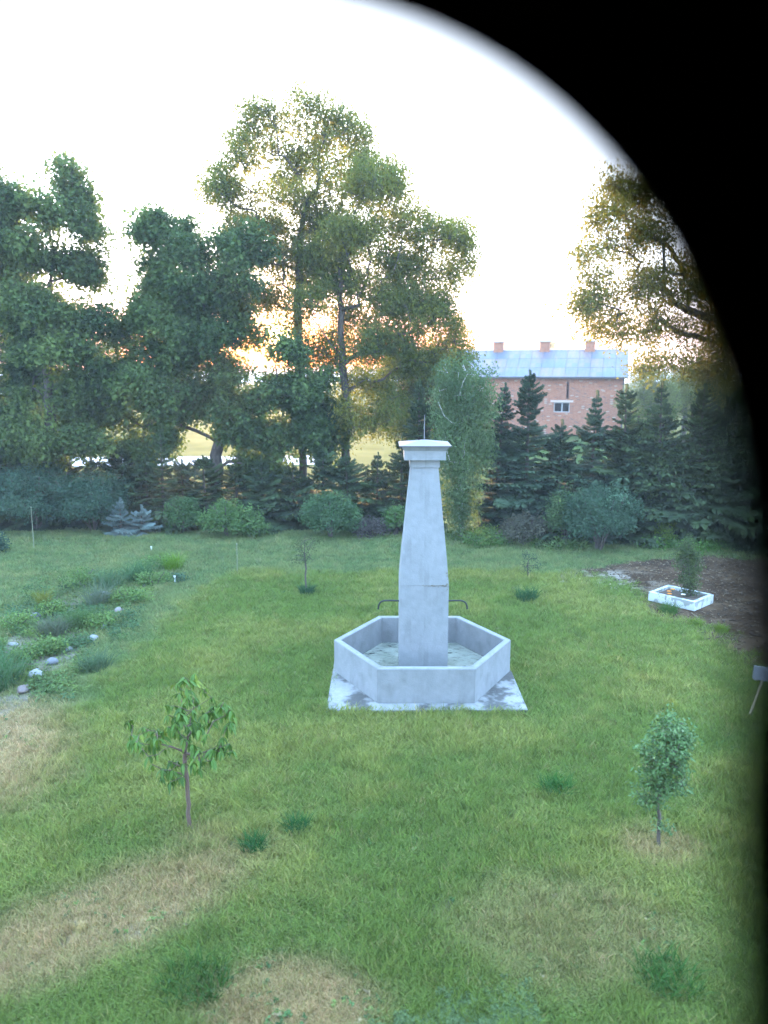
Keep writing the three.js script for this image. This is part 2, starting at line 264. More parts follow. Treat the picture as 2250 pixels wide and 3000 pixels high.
  for (let i = 0; i < 60; i++) { const cx = 0.385 - 0.42 * R() ** 2.0, cy = 1.655 + (R() - 0.5) * 0.03 + (cx > 0.35 ? (R() - 0.35) * 0.35 : 0), w = 0.004 + 0.02 * R(), h = 0.003 + 0.008 * R() + (cx > 0.35 ? 0.02 * R() : 0); const z = 0.3885; P.push(cx - w, cy - h, z, cx + w, cy - h * 0.4, z, cx + w * 0.2, cy + h, z); }
  for (let i = P.length - 9; i >= 0; i -= 9) if (P[i + 3] > 0.386 || Math.max(P[i + 1], P[i + 7]) > 1.9) P.splice(i, 9);
  part('stains', triGeo(P), stain, f).userData.kind = 'stuff';
}

// ---------------------------------------------------------------- trees: a skeleton reaching into the crown's lobes, and clusters of leaves on it
const barkTex = tex(256, 512, (u, v) => { const a = fbm(u * 14, v * 4), b = fbm(u * 40, v * 16); return mix3([0.055, 0.045, 0.036], [0.15, 0.125, 0.10], clamp((a - 0.35) * 2)).map((k) => k * (0.7 + 0.6 * b)); });
const bark = std(0xffffff, 0.95, { map: barkTex, bumpMap: barkTex, bumpScale: 0.02 });
function tubes(nodes, rMin, rMax) {                          // one swept mesh along every chain of the skeleton
  const P = [], N = [], U = [], I = [], kids = nodes.map(() => []);
  nodes.forEach((n, i) => { if (n.up >= 0) kids[n.up].push(i); });
  const used_ = new Set();
  const chain = (start, from) => {
    const path = from >= 0 ? [from, start] : [start]; let at = start;
    for (;;) { const k = kids[at].filter((c) => !used_.has(c)); if (!k.length) break; k.sort((a, b) => nodes[b].r - nodes[a].r); at = k[0]; used_.add(at); path.push(at); }
    return path;
  };
  const todo = [[0, -1]]; used_.add(0); let guard = 0;
  while (todo.length && guard++ < 1e5) {
    const [s, from] = todo.pop(), path = chain(s, from);
    path.forEach((n) => { if (n !== from) kids[n].forEach((c) => { if (!used_.has(c)) { used_.add(c); todo.push([c, n]); } }); });
    const q = path.filter((n, i) => i === 0 || (nodes[path[Math.max(i, 1)]].r >= rMin && nodes[path[Math.max(i, 1)]].r < rMax) || (nodes[n].r >= rMin));
    if (q.length < 2 || nodes[q[1]].r < rMin || nodes[q[1]].r >= rMax) continue;
    const sides = nodes[q[1]].r > 0.05 ? 9 : 5, base = P.length / 3; let len = 0; const side = V(1, 0, 0.3);
    q.forEach((n, i) => {
      const p = nodes[n].p, a = nodes[q[Math.max(0, i - 1)]].p, b = nodes[q[Math.min(q.length - 1, i + 1)]].p, d = b.clone().sub(a).normalize();
      const e1 = side.clone().cross(d).normalize(), e2 = d.clone().cross(e1); if (i) len += p.distanceTo(a);
      const r = i === 0 && from >= 0 ? Math.min(nodes[n].r, nodes[q[1]].r * 1.15) : nodes[n].r;
      for (let k = 0; k <= sides; k++) { const t = k / sides * 6.2832, o = e1.clone().multiplyScalar(Math.cos(t)).addScaledVector(e2, Math.sin(t)); P.push(p.x + o.x * r, p.y + o.y * r, p.z + o.z * r); N.push(o.x, o.y, o.z); U.push(k / sides, len * 0.8); }
      if (i) for (let k = 0; k < sides; k++) { const a0 = base + (i - 1) * (sides + 1) + k, b0 = a0 + sides + 1; I.push(a0, a0 + 1, b0, a0 + 1, b0 + 1, b0); }
    });
  }
  const g = triGeo(P, N, U); g.setIndex(I); return g;
}
function grow({ seed, trunk, lobes, n, tip = 0.006, power = 2.35, wob = 0.1, step = 0.45, lift = 0.25, depth = 0.8, rootR, clump = 0 }) {
  const R = rng(seed), nodes = [], base = trunk[0];
  trunk.forEach((p, i) => { if (i) { const a = V(...trunk[i - 1]), b = V(...p), m = Math.max(1, Math.round(a.distanceTo(b) / step)); for (let k = 1; k <= m; k++) { const q = a.clone().lerp(b, k / m); q.x += (R() - 0.5) * wob; q.z += (R() - 0.5) * wob; nodes.push({ p: q, up: nodes.length - 1, len: nodes.length ? nodes[nodes.length - 1].len + q.distanceTo(nodes[nodes.length - 1].p) : 0 }); } } else nodes.push({ p: V(...base), up: -1, len: 0 }); });
  const area = lobes.map((l) => l[2] * l[3]), total = area.reduce((a, b) => a + b, 0), pts = [];
  lobes.forEach((l, li) => {
    const m = Math.max(4, Math.round(n * area[li] / total)), rz = Math.min((l[2] + l[3]) / 2 * 1.1, 2.4), z0 = base[2] + (l[4] ?? ((hash(li, seed) - 0.5) * 2 * depth));
    const ball = () => { let x, y, z; do { x = R() * 2 - 1; y = R() * 2 - 1; z = R() * 2 - 1; } while (x * x + y * y + z * z > 1); return V(x, y, z); };
    const subs = []; for (let k = 0; k < clump; k++) { const c = ball(); c.setLength(0.35 + 0.5 * Math.sqrt(R())); subs.push([c, 0.26 + 0.26 * R()]); }
    for (let i = 0; i < m; i++) {                            // most tips gather in smaller clumps inside the lobe
      const p = ball(); if (clump && R() < 0.86) { const [c, q] = subs[Math.floor(R() * clump)]; p.multiplyScalar(q).add(c); }
      pts.push(V(l[0] + p.x * l[2], l[1] + p.y * l[3], z0 + p.z * rz));
    }
  });
  const root = nodes[Math.floor(nodes.length / 2)].p; pts.sort((a, b) => a.distanceTo(root) - b.distanceTo(root));
  const tips = [];
  for (const p of pts) {
    let best = -1, bd = 1e9;
    for (let i = Math.min(3, nodes.length - 1); i < nodes.length; i++) { const q = nodes[i].p, d = q.distanceTo(p), c = d + 0.22 * nodes[i].len + Math.max(0, q.y - p.y) * lift; if (c < bd) { bd = c; best = i; } }
    const a = nodes[best].p, d = a.distanceTo(p), m = Math.max(1, Math.round(d / step)), sag = V((R() - 0.5) * 0.3 * d, 0.16 * d * (R() - 0.2), (R() - 0.5) * 0.3 * d); let up = best;
    for (let k = 1; k <= m; k++) { const t = k / m, q = a.clone().lerp(p, t).addScaledVector(sag, t * (1 - t) * 2); q.x += (R() - 0.5) * wob * 0.6; q.y += (R() - 0.5) * wob * 0.6; nodes.push({ p: q, up, len: nodes[up].len + q.distanceTo(nodes[up].p) }); up = nodes.length - 1; }
    tips.push(up);
  }
  const kids = nodes.map(() => 0); nodes.forEach((q) => { q.s = 0; });
  for (let i = nodes.length - 1; i >= 0; i--) { const q = nodes[i]; if (q.s === 0) q.s = tip ** power; q.r = q.s ** (1 / power); if (q.up >= 0) nodes[q.up].s += q.s; }
  if (rootR) { const k = rootR / nodes[Math.min(2, nodes.length - 1)].r, cap = Math.min(k, 3); nodes.forEach((q) => { const w = clamp(q.r / rootR * 3); q.r *= 1 + (cap - 1) * Math.min(1, w); }); }
  return { nodes, tips, R };
}
function clusterGeo(seed, n, r, len, wid, droop, flatness = 1) {   // folded pointed leaves around a twig end
  const R = rng(seed), P = [], N = [];
  for (let i = 0; i < n; i++) {
    let x, y, z; do { x = R() * 2 - 1; y = R() * 2 - 1; z = R() * 2 - 1; } while (x * x + y * y + z * z > 1);
    const c = V(x * r, y * r * flatness, z * r), q = eul((R() - 0.5) * 1.5 + droop, R() * 6.28, (R() - 0.5) * 1.4, 'YXZ'), l = len * (0.65 + 0.6 * R()), w = wid * (0.7 + 0.5 * R()) / 2;
    const A = V(0, 0, 0), B = V(w, w * 0.35, l * 0.45), C = V(0, -l * 0.06, l), D = V(-w, w * 0.35, l * 0.45), M = V(0, 0, l * 0.45);
    const out = c.clone().normalize();
    for (const t of [[A, B, M], [M, B, C], [A, M, D], [M, D, C]]) {
      const v = t.map((k) => k.clone().applyQuaternion(q).add(c)), nn = v[1].clone().sub(v[0]).cross(v[2].clone().sub(v[0])).normalize(); if (nn.y < 0) nn.negate();
      nn.multiplyScalar(0.8).addScaledVector(out, 0.5).normalize();
      v.forEach((k) => { P.push(k.x, k.y, k.z); N.push(nn.x, nn.y, nn.z); });
    }
  }
  return triGeo(P);
}
const G_BROAD = [clusterGeo(11, 22, 0.30, 0.135, 0.115, 0.5), clusterGeo(12, 20, 0.34, 0.125, 0.105, 0.6)];
const G_FINE = [clusterGeo(13, 24, 0.30, 0.105, 0.055, 0.5), clusterGeo(14, 20, 0.34, 0.12, 0.05, 0.7)];
const G_SMALL = [clusterGeo(15, 26, 0.20, 0.075, 0.05, 0.3), clusterGeo(16, 24, 0.22, 0.07, 0.045, 0.5)];
const G_WEEP = [clusterGeo(17, 30, 0.22, 0.07, 0.05, 1.2, 1.7)];
const LEAF = leafMat(0.55, 0.97), LEAFD = leafMat(0.48, 0.95), LEAFG = leafMat(0.25, 0.45);
function tree(name, label, o) {
  const t = thing(name, label, o.category ?? 'tree', [o.trunk[0][0], 0, o.trunk[0][2]], 0, o.group), sk = grow(o), { nodes, tips, R } = sk, off = V(o.trunk[0][0], 0, o.trunk[0][2]);
  nodes.forEach((n) => n.p.sub(off));
  const split = o.split ?? 0.06;
  part('trunk', tubes(nodes, split, 99), o.bark ?? bark, t);
  part('branches', tubes(nodes, o.twigMin ?? 0.0, split), o.bark ?? bark, t);
  const geos = o.geo, sets = geos.map(() => []), cols = geos.map(() => []), put = (p, s) => {
    const k = Math.floor(R() * geos.length), tone = fbm(p.x * 0.8 + o.seed, p.y * 0.8 + p.z, 2), c = mix3(o.dark, o.light, clamp((tone - 0.3) * 1.7 + (R() - 0.5) * 0.7)), b = 0.8 + 0.4 * R();
    sets[k].push(placeM(p, eul((R() - 0.5) * 0.7, R() * 6.28, (R() - 0.5) * 0.7), s * (0.75 + 0.5 * R()))); cols[k].push(c.map((v) => v * b));
  };
  for (const tip of tips) {
    const p = nodes[tip].p; for (let i = 0; i < o.per; i++) { const a = o.spread ?? 0.4; put(V(p.x + (R() + R() - 1) * a * 1.3, p.y + (R() + R() - 1) * a, p.z + (R() + R() - 1) * a * 1.3), o.size ?? 1); }
    if (o.weep) for (let i = 1; i < o.weep; i++) put(V(p.x + (R() - 0.5) * 0.12, p.y - i * 0.3 * (o.size ?? 1), p.z + (R() - 0.5) * 0.12), o.size ?? 1);
  }
  geos.forEach((g, k) => copies('crown', g, o.leaf ?? LEAF, sets[k], cols[k], t));
  return t;
}
const DK = [0.06, 0.10, 0.034], MD = [0.14, 0.19, 0.052], LT = [0.085, 0.125, 0.032], SUN_GOLD = [0.28, 0.265, 0.04];  // the gold tone puts low sun glow into green leaves
tree('linden_tree', 'tall dense dark green tree at the left edge of the tree row', { seed: 31, trunk: [[-10.96, -0.1, -25], [-10.76, 2.78, -25], [-10.74, 4.99, -25], [-10.48, 7.27, -25], [-9.96, 9.47, -25]], n: 820, clump: 5, per: 6, spread: 0.36, size: 1.0, geo: G_BROAD, leaf: LEAFD, dark: DK, light: MD, rootR: 0.22, depth: 0.9,
  lobes: [[-9.64, 10.88, 0.56, 0.42], [-9.41, 10.14, 0.64, 0.57], [-9.04, 9.33, 0.51, 0.48], [-10.43, 9.81, 0.71, 0.51], [-11.65, 9.6, 0.71, 1.14], [-11.09, 8.65, 1.15, 0.79], [-9.74, 8.51, 1, 0.72], [-9.35, 7.96, 0.49, 0.52], [-10.41, 7.34, 1.37, 0.58], [-11.68, 7.62, 0.65, 0.65], [-10.77, 6.35, 0.73, 0.44], [-9.6, 6.42, 0.66, 0.52], [-11.77, 6.56, 0.58, 0.44], [-11.32, 4.99, 1.18, 0.62], [-9.65, 4.77, 1.18, 0.66], [-10.53, 3.82, 1.41, 0.82], [-11.88, 3.67, 0.89, 0.74], [-12.91, 8.38, 0.86, 1.29], [-13.5, 5.28, 0.88, 1.17], [-10, 2.93, 1.2, 0.6], [-11.26, 5.78, 1.02, 0.59], [-9.96, 5.57, 1.03, 0.59], [-9.33, 3.97, 0.89, 0.74], [-11.21, 2.78, 1.2, 0.75], [-9.59, 6.56, 0.87, 0.58], [-11.15, 7.13, 0.72, 0.43]] });
tree('maple_tree', 'broad dark maple with a forked trunk left of the low sun', { seed: 47, trunk: [[-5.75, -0.1, -26], [-5.64, 2.15, -26], [-5.25, 3.47, -26], [-5.5, 4.99, -26], [-5.87, 7.07, -26], [-6.11, 8.51, -26]], n: 1050, clump: 5, per: 6, spread: 0.36, size: 1.0, geo: G_BROAD, leaf: LEAFD, dark: [0.06, 0.105, 0.036], light: [0.14, 0.20, 0.055], rootR: 0.24, depth: 0.9,
  lobes: [[-6.9, 9.22, 0.82, 0.62], [-6.36, 9.65, 0.52, 0.33], [-7.32, 8.3, 0.63, 0.6], [-5.65, 8.73, 1.12, 0.67], [-4.46, 8.94, 0.74, 0.6], [-6.15, 7.58, 1.35, 0.63], [-7.6, 7.28, 0.68, 0.57], [-5.74, 6.63, 1.06, 0.51], [-7.25, 6.7, 0.76, 0.51], [-9.02, 6.26, 0.64, 0.39], [-7.86, 6.63, 0.68, 0.54], [-6.32, 7.14, 0.9, 0.45], [-9.01, 5.21, 0.76, 0.55], [-4.9, 4.76, 0.77, 0.55], [-6.26, 5.14, 1.38, 0.76], [-7.66, 4.61, 1, 0.77], [-3.69, 3.93, 1.31, 0.85], [-4.78, 3.62, 0.93, 0.85], [-7.26, 3.47, 0.85, 1.08], [-4.21, 1.91, 0.94, 0.86], [-2.76, 4.54, 1.07, 0.77], [-2.16, 3.62, 0.85, 0.7], [-9.25, 3.77, 0.93, 0.93], [-3.72, 2.69, 0.93, 0.7], [-2.02, 2.54, 0.78, 0.62], [-7.61, 5.59, 1.07, 0.61], [-6, 4.08, 1.39, 0.77], [-8.23, 2.69, 0.78, 0.62], [-6.23, 5.89, 1.37, 0.61], [-5.26, 7.21, 0.9, 0.54], [-4.64, 7.79, 0.9, 0.6], [-3.19, 5.59, 0.61, 0.46], [-2.63, 3.16, 0.78, 0.62], [-4.7, 6.18, 0.61, 0.39]] });
tree('ash_tree', 'tallest tree with thin open crown, painted sun gold over green, above the low sun', { seed: 8, trunk: [[-2.96, -0.1, -28], [-2.99, 3.35, -28], [-3.02, 6.27, -28], [-2.97, 8.78, -28], [-2.78, 10.16, -28], [-2.21, 11.21, -28], [-2.19, 12.25, -28]], n: 1050, clump: 9, per: 3, spread: 0.32, size: 1.0, geo: G_FINE, dark: [0.13, 0.15, 0.03], light: SUN_GOLD, rootR: 0.15, depth: 1.0, tip: 0.0095,
  lobes: [[-2.56, 13.63, 0.86, 0.59], [-4.2, 13.2, 0.7, 0.53], [-3.59, 12.69, 1.1, 0.7], [-4.84, 12.69, 0.56, 0.41], [-2.03, 12.69, 1.1, 0.78], [-1.16, 13.2, 0.7, 0.78], [-2.98, 11.8, 1.42, 0.71], [-4.47, 12.02, 0.86, 0.57], [-0.62, 12.25, 0.63, 0.78], [-5.51, 11.66, 0.44, 0.54], [-5.92, 11.21, 0.38, 0.35], [-5.38, 10.84, 0.71, 0.63], [-1.41, 11.36, 1.11, 0.79], [-3.33, 10.61, 1.27, 0.71], [-5.25, 10.01, 0.72, 0.57], [-4.3, 9.7, 0.96, 0.64], [-2.22, 10.16, 0.96, 0.64], [-3.61, 8.78, 0.88, 0.72], [-3.72, 7.54, 0.81, 0.65], [-3.09, 6.75, 0.65, 0.49], [-4.21, 7.54, 0.65, 0.49], [-3.67, 9.4, 0.96, 0.74], [-2.24, 8.78, 0.88, 0.74], [-2.9, 8.01, 0.81, 0.58], [-4.65, 8.78, 0.72, 0.58], [-4.91, 10.76, 0.79, 0.57], [-1.75, 10.01, 0.8, 0.64]] });
tree('locust_tree', 'wide many-stemmed tree leaning its green crown towards the brick barn', { seed: 19, trunk: [[-1.38, -0.1, -27], [-1.31, 3.73, -27], [-1.42, 5.61, -27], [-1.48, 7.45, -27], [-1.43, 8.94, -27]], n: 1250, clump: 9, per: 4, spread: 0.34, size: 1.02, geo: G_FINE, dark: [0.10, 0.135, 0.03], light: [0.26, 0.25, 0.04], rootR: 0.15, depth: 0.9, tip: 0.0095,  // light tone yellowed to imitate low sun on green leaves
  lobes: [[-0.45, 10.84, 1.14, 0.76], [0.46, 11.2, 0.64, 0.52], [0.31, 10.12, 1.07, 0.74], [-1.38, 9.83, 0.92, 0.77], [-0.76, 9.09, 1.39, 0.77], [1.55, 9.53, 1.23, 0.62], [0.63, 8.65, 1.24, 0.74], [2.47, 9.53, 0.69, 0.62], [2.72, 8.65, 0.65, 0.46], [1.88, 8.05, 0.75, 0.47], [-0.15, 7.6, 1.4, 0.75], [-1.7, 8.2, 0.78, 0.7], [1.11, 6.99, 1.18, 0.71], [-1.41, 6.54, 1.1, 0.71], [2.05, 6.61, 0.66, 0.63], [0.32, 5.92, 1.34, 0.63], [2.06, 5.69, 0.87, 0.54], [-2.34, 7.15, 0.7, 0.63], [-2.21, 5.46, 0.95, 0.63], [-0.63, 4.68, 0.96, 0.57], [0.17, 3.73, 0.88, 0.72], [-1.12, 3.41, 0.88, 0.64], [0.48, 7.3, 1.25, 0.63], [-0.47, 5.77, 1.26, 0.57], [1.12, 5.15, 0.95, 0.57], [-1.4, 7.75, 0.78, 0.56], [1.73, 7.45, 0.78, 0.56], [-2, 8.94, 0.77, 0.62]] });
tree('walnut_tree', 'tree with low sun painted gold into its leaves, behind the added dark edge', { seed: 23, trunk: [[11.47, -0.1, -23], [11.09, 3.64, -23], [10.52, 5.52, -23], [9.79, 6.31, -23], [8.68, 6.72, -23]], n: 850, clump: 9, per: 3, spread: 0.32, size: 0.95, geo: G_FINE, dark: [0.15, 0.155, 0.03], light: [0.31, 0.27, 0.035], rootR: 0.2, depth: 0.8, tip: 0.008,  // both leaf tones carry painted gold from the low sun
  lobes: [[6.56, 10.1, 0.47, 0.55], [6.15, 9.24, 0.65, 0.55], [6, 8.36, 0.66, 0.47], [7.24, 8.61, 0.85, 0.72], [6.17, 7.6, 0.61, 0.34], [5.54, 6.83, 0.6, 0.32], [6.67, 6.96, 1, 0.48], [7.84, 7.34, 1, 0.66], [8.06, 6.11, 1.07, 0.56], [6.58, 6.11, 0.74, 0.35], [9.06, 5.26, 0.74, 0.61], [9.52, 6.31, 0.8, 0.8], [7.85, 5.19, 0.74, 0.35], [8.62, 7.6, 0.93, 0.93], [7.44, 9.61, 0.78, 0.78], [10.24, 7.34, 1.2, 1.59], [10.18, 4.72, 0.81, 0.81]] });
tree('birch_tree', 'weeping birch with whitish stem just right of the fountain pillar', { seed: 53, trunk: [[2.38, -0.1, -22.8], [2.31, 1.6, -22.8], [2.32, 3.25, -22.8], [2.37, 4.46, -22.8]], n: 150, per: 3, spread: 0.3, size: 1.0, weep: 6, geo: G_WEEP, dark: [0.09, 0.15, 0.06], light: [0.18, 0.25, 0.10], rootR: 0.075, depth: 0.2, split: 0.03,
  bark: std(0xffffff, 0.8, { map: tex(128, 256, (u, v) => { const a = fbm(u * 3, v * 16), b = noise(u * 6, v * 40); return mix3([0.50, 0.47, 0.41], [0.06, 0.055, 0.05], a > 0.6 || b > 0.9 ? 0.9 : 0.1); }) }),
  lobes: [[2.09, 4.79, 0.67, 0.54], [2.56, 4.59, 0.54, 0.54], [1.9, 3.93, 0.47, 0.68], [2.65, 3.66, 0.49, 0.81], [2.19, 2.84, 0.61, 0.68], [2.41, 1.88, 0.62, 0.62], [2.15, 1.18, 0.47, 0.55], [2.71, 4.19, 0.41, 0.54]] });
tree('young_poplar_tree', 'loose bright green tree in front of the left end of the barn', { seed: 61, trunk: [[1.89, -0.1, -31], [2.04, 3.17, -31], [2.2, 4.63, -31]], n: 240, per: 5, spread: 0.45, geo: G_SMALL, size: 1.5, dark: [0.06, 0.09, 0.025], light: [0.15, 0.17, 0.04], rootR: 0.07, depth: 0.3, split: 0.03,
  lobes: [[2.38, 5.26, 0.73, 0.47], [1.84, 4.45, 1.1, 0.73], [2.85, 4.45, 0.82, 0.66], [1.3, 3.72, 0.83, 0.74], [2.41, 3.17, 0.92, 0.83], [0.75, 2.81, 0.92, 0.74], [0.01, 4.09, 0.73, 0.66], [1.28, 5.26, 0.91, 0.47], [0.37, 5.17, 0.91, 0.47], [2.37, 5.52, 0.73, 0.33], [2.93, 5.17, 0.47, 0.55]] });
// trees beyond the garden, leaf colours warmed to imitate the low sun behind
const farTree = (label, D, x, y, rx, ry, light, seed, n = 90) => {
  const k = D / 1670, cx = (x - 829.5) * k, top = 5 + (790 - y) * k, w = rx * k, h = ry * k, z = -D;
  tree('far_tree', label, { seed, trunk: [[cx, -0.1, z], [cx, Math.max(1, top - 2 * h), z], [cx, top - h * 0.8, z]], n, per: 6, spread: 0.12 * w + 0.3, size: 0.8 + 0.30 * w, geo: G_SMALL, dark: light, light: light.map((v) => v * 1.9), rootR: 0.05 * w + 0.08, depth: 0.3, tip: 0.015, split: 0.08, group: 'trees beyond the garden',
    lobes: [[cx, top - h * 0.8, w * 0.7, h * 0.75], [cx - w * 0.45, top - h * 1.3, w * 0.55, h * 0.6], [cx + w * 0.45, top - h * 1.25, w * 0.55, h * 0.6], [cx, top - h * 1.5, w * 0.7, h * 0.6]] });
};
farTree('small round tree tinted sun gold rising behind the middle chimney of the barn', 105, 1178, 727, 32, 26, [0.13, 0.15, 0.04], 71);
farTree('low sun tinted tree top behind the left chimney of the barn', 110, 1085, 752, 24, 18, [0.13, 0.15, 0.04], 72, 60);
farTree('low sun tinted tree top just left of the right barn chimney', 112, 1230, 750, 24, 18, [0.13, 0.15, 0.04], 73, 60);
farTree('bright green tree close against the right end of the barn', 52, 1400, 772, 60, 60, [0.13, 0.15, 0.04], 74, 150);
farTree('yellow green tree second right of the barn, under the walnut branches', 56, 1475, 780, 65, 55, [0.13, 0.15, 0.04], 75, 150);
farTree('green tree farthest right beyond the barn, beside the added dark edge', 60, 1560, 790, 60, 60, [0.12, 0.15, 0.04], 76, 130);
farTree('dusky tree showing low through the gap between linden and maple', 95, 235, 700, 45, 42, [0.12, 0.14, 0.04], 77, 110);
farTree('dusky tree beyond the trunks at the far left', 100, 60, 715, 60, 40, [0.12, 0.14, 0.04], 78, 110);
farTree('dusky tree far behind the maple crown', 98, 400, 715, 60, 40, [0.12, 0.14, 0.04], 79, 110);
farTree('dusky tree far behind the multi-stemmed tree', 90, 880, 745, 60, 30, [0.12, 0.14, 0.04], 80, 110);

{
  const R = rng(66), S = [], C = [];
  for (let i = 0; i < 2600; i++) { const x = -260 + 520 * R(), h = 3.5 + 5 * fbm(x * 0.05 + 9, 2), y = h * Math.pow(R(), 0.7); S.push(placeM(V(x, y, -285 + 12 * R()), eul(R(), R() * 6, R()), 5 + 4 * R())); const b = 0.6 + 0.8 * R(); C.push([0.07 * b, 0.09 * b, 0.035 * b]); }
  const m = copies('distant_wood', G_SMALL[0], LEAFD, S, C); m.userData.label = 'low far off wood closing the field at the horizon'; m.userData.category = 'wood';
}

// ---------------------------------------------------------------- conifers
function sprayGeo(seed) {
  const R = rng(seed), P = [], N = [];
  const strip = (a, b, w, up) => { const d = b.clone().sub(a), s = d.clone().cross(V(0, 1, 0)).normalize().multiplyScalar(w), m = a.clone().lerp(b, 0.5).add(V(0, up, 0)); for (const t of [[a, m.clone().add(s), m.clone().sub(s)], [m.clone().add(s), b, m.clone().sub(s)]]) { const n = V((R() - 0.5) * 0.7, 1, (R() - 0.5) * 0.7).normalize(); t.forEach((p) => { P.push(p.x, p.y, p.z); N.push(n.x, n.y, n.z); }); } };
  const ax = (t) => V(t, -0.10 * t + 0.16 * t * t, 0);
  for (let k = 0; k < 8; k++) strip(ax(k / 8), ax((k + 1.4) / 8), 0.02, 0.01);
  for (let k = 0; k < 15; k++) for (const s of [-1, 1]) {
    const t = 0.08 + 0.9 * k / 15 + R() * 0.03, a = ax(t), l = (0.40 * (1 - t) + 0.10) * (0.75 + 0.5 * R()), an = 0.85 + 0.3 * R(), b = a.clone().add(V(Math.cos(an) * l, -0.25 * l * R() + 0.03, s * Math.sin(an) * l));
    strip(a, b, 0.04, 0.012);
    for (let j = 1; j < 5; j++) for (const e of [-1, 1]) { const c = a.clone().lerp(b, j / 5), q = (0.15 * (1 - j / 7)) * (0.7 + 0.6 * R()), d = V(Math.cos(an * s + e * 0.8) * q, (R() - 0.75) * 0.16, Math.sin(an * s + e * 0.8) * q); strip(c, c.clone().add(d), 0.026, 0.006); }
  }
  return triGeo(P);
}
const SPRAY = [sprayGeo(3), sprayGeo(4)], NEEDLE = leafMat(0.12, 0.85);
function spruce(label, x, z, h, r, seed, dark, light, group, name = 'spruce_tree') {
  const t = thing(name, label, 'conifer', [x, 0, z], 0, group), R = rng(seed), sets = [[], []], cols = [[], []];
  part('trunk', new THREE.CylinderGeometry(0.012, 0.03 + 0.014 * h, h, 7).translate(0, h / 2, 0), bark, t);
  for (let y = 0.12; y < h - 0.05; y += 0.10 + 0.07 * R()) {
    const f = y / h, L = r * Math.pow(1 - f, 0.72) * (0.6 + 0.8 * noise(y * 1.7 + seed, seed)) * (0.8 + 0.4 * R()) + 0.08, m = 5 + Math.floor(R() * 3), a0 = R() * 6.28;
    for (let k = 0; k < m; k++) {
      if (noise(a0 + k * 1.3, y * 2.1 + seed) > 0.8) continue;
      const a = a0 + k / m * 6.28 + (R() - 0.5) * 0.9, l = L * (0.7 + 0.55 * R()), w = Math.floor(R() * 2), pitch = -0.28 + 0.75 * f + (R() - 0.5) * 0.3;
      sets[w].push(placeM(V(0, y, 0), eul((R() - 0.5) * 0.5, a, pitch, 'YZX'), V(l, Math.max(l, 0.5), l * (0.8 + 0.3 * R()) + 0.12)));
      const b = 0.75 + 0.5 * R(); cols[w].push(mix3(dark, light, R()).map((v) => v * b));
    }
  }
  sets[0].push(placeM(V(0, h - 0.22, 0), eul(0, 0, 1.5, 'YZX'), V(0.35, 0.5, 0.5))); cols[0].push(light);
  sets.forEach((s, k) => copies('branches', SPRAY[k], NEEDLE, s, cols[k], t));
  t.rotation.set((R() - 0.5) * 0.07, 0, (R() - 0.5) * 0.09);
  return t;
}
const SD = [0.04, 0.062, 0.03], SL = [0.078, 0.115, 0.046], BD = [0.04, 0.066, 0.04], BL = [0.078, 0.12, 0.064];
const ord = ['first', 'second', 'third', 'fourth', 'fifth', 'sixth', 'seventh', 'eighth', 'ninth', 'tenth', 'eleventh', 'twelfth', 'thirteenth', 'fourteenth'];
[[-13.28, 3.05, 1.42], [-12.42, 2.6, 1.5], [-11.46, 2.98, 1.34], [-10.57, 2.3, 1.2], [-9.61, 2.08, 1.13], [-8.66, 2.42, 1.35], [-7.68, 2.21, 1.05], [-6.68, 2, 1.35], [-5.77, 2.18, 1.28], [-4.84, 1.93, 1.13], [-3.9, 2.18, 1.13], [-2.97, 1.93, 1.35], [-2.02, 2.41, 1.27], [-1.16, 2.3, 1.13]].forEach(([x, h, r], i) =>
  spruce(`low dark spruce in the hedge under the left trees, ${ord[i]} counted from the left end`, x, -25 + (hash(i, 4) - 0.5) * 0.7, h, r, 200 + i, SD, SL, 'low spruces of the left hedge'));
spruce('slim young spruce standing up from the left hedge between two gaps of pale road', -7.02, -24.2, 3.22, 0.54, 231, SD, SL);
spruce('dark spruce tip at the extreme left above the linden crown', -14.12, -30, 12.42, 1.26, 232, SD, SL);
spruce('dark narrow spruce straight behind the fountain rod', 1.14, -24.6, 4.63, 0.8, 233, SD, SL);
spruce('low spruce left of the fountain pillar, behind the round shrub', -0.22, -24.8, 2.28, 1.04, 234, SD, SL);
spruce('low spruce hidden half behind the fountain pillar', 0.56, -24.4, 2.84, 0.95, 235, SD, SL);
spruce('narrow dark spruce between the birch and the barn window spruce', 3.42, -23.6, 4.51, 0.73, 236, BD, BL);
spruce('tall spruce with layered boughs standing left of the barn window', 4.33, -23.2, 4.88, 1.03, 237, BD, BL);
spruce('spruce with pointed tip right of the barn window', 6.15, -22.8, 4.3, 1.01, 238, BD, BL);
spruce('short broad spruce below the barn window', 5.15, -23, 3.44, 1.3, 239, BD, BL);
spruce('dark spruce just right of the barn corner', 7.15, -22.6, 4.49, 1.1, 240, SD, SL);
spruce('dark spruce second right of the barn corner', 8.08, -22.4, 4.57, 1.26, 241, SD, SL);
spruce('dark spruce third right of the barn corner, over the planter', 9.06, -22.2, 4.5, 1.25, 242, SD, SL);
spruce('dark spruce fourth right of the barn corner, at the added dark edge', 10.03, -22, 4.42, 1.3, 243, SD, SL);
spruce('dark spruce in shade at the far right end of the row', 11.1, -21.8, 4.36, 1.29, 244, SD, SL);
spruce('short spruce between the blue green bush and the pointed spruce', 6.95, -22.6, 3.27, 1.08, 245, BD, BL);
spruce('short dark spruce behind the brown bush', 3.96, -23.6, 2.77, 0.92, 246, SD, SL);

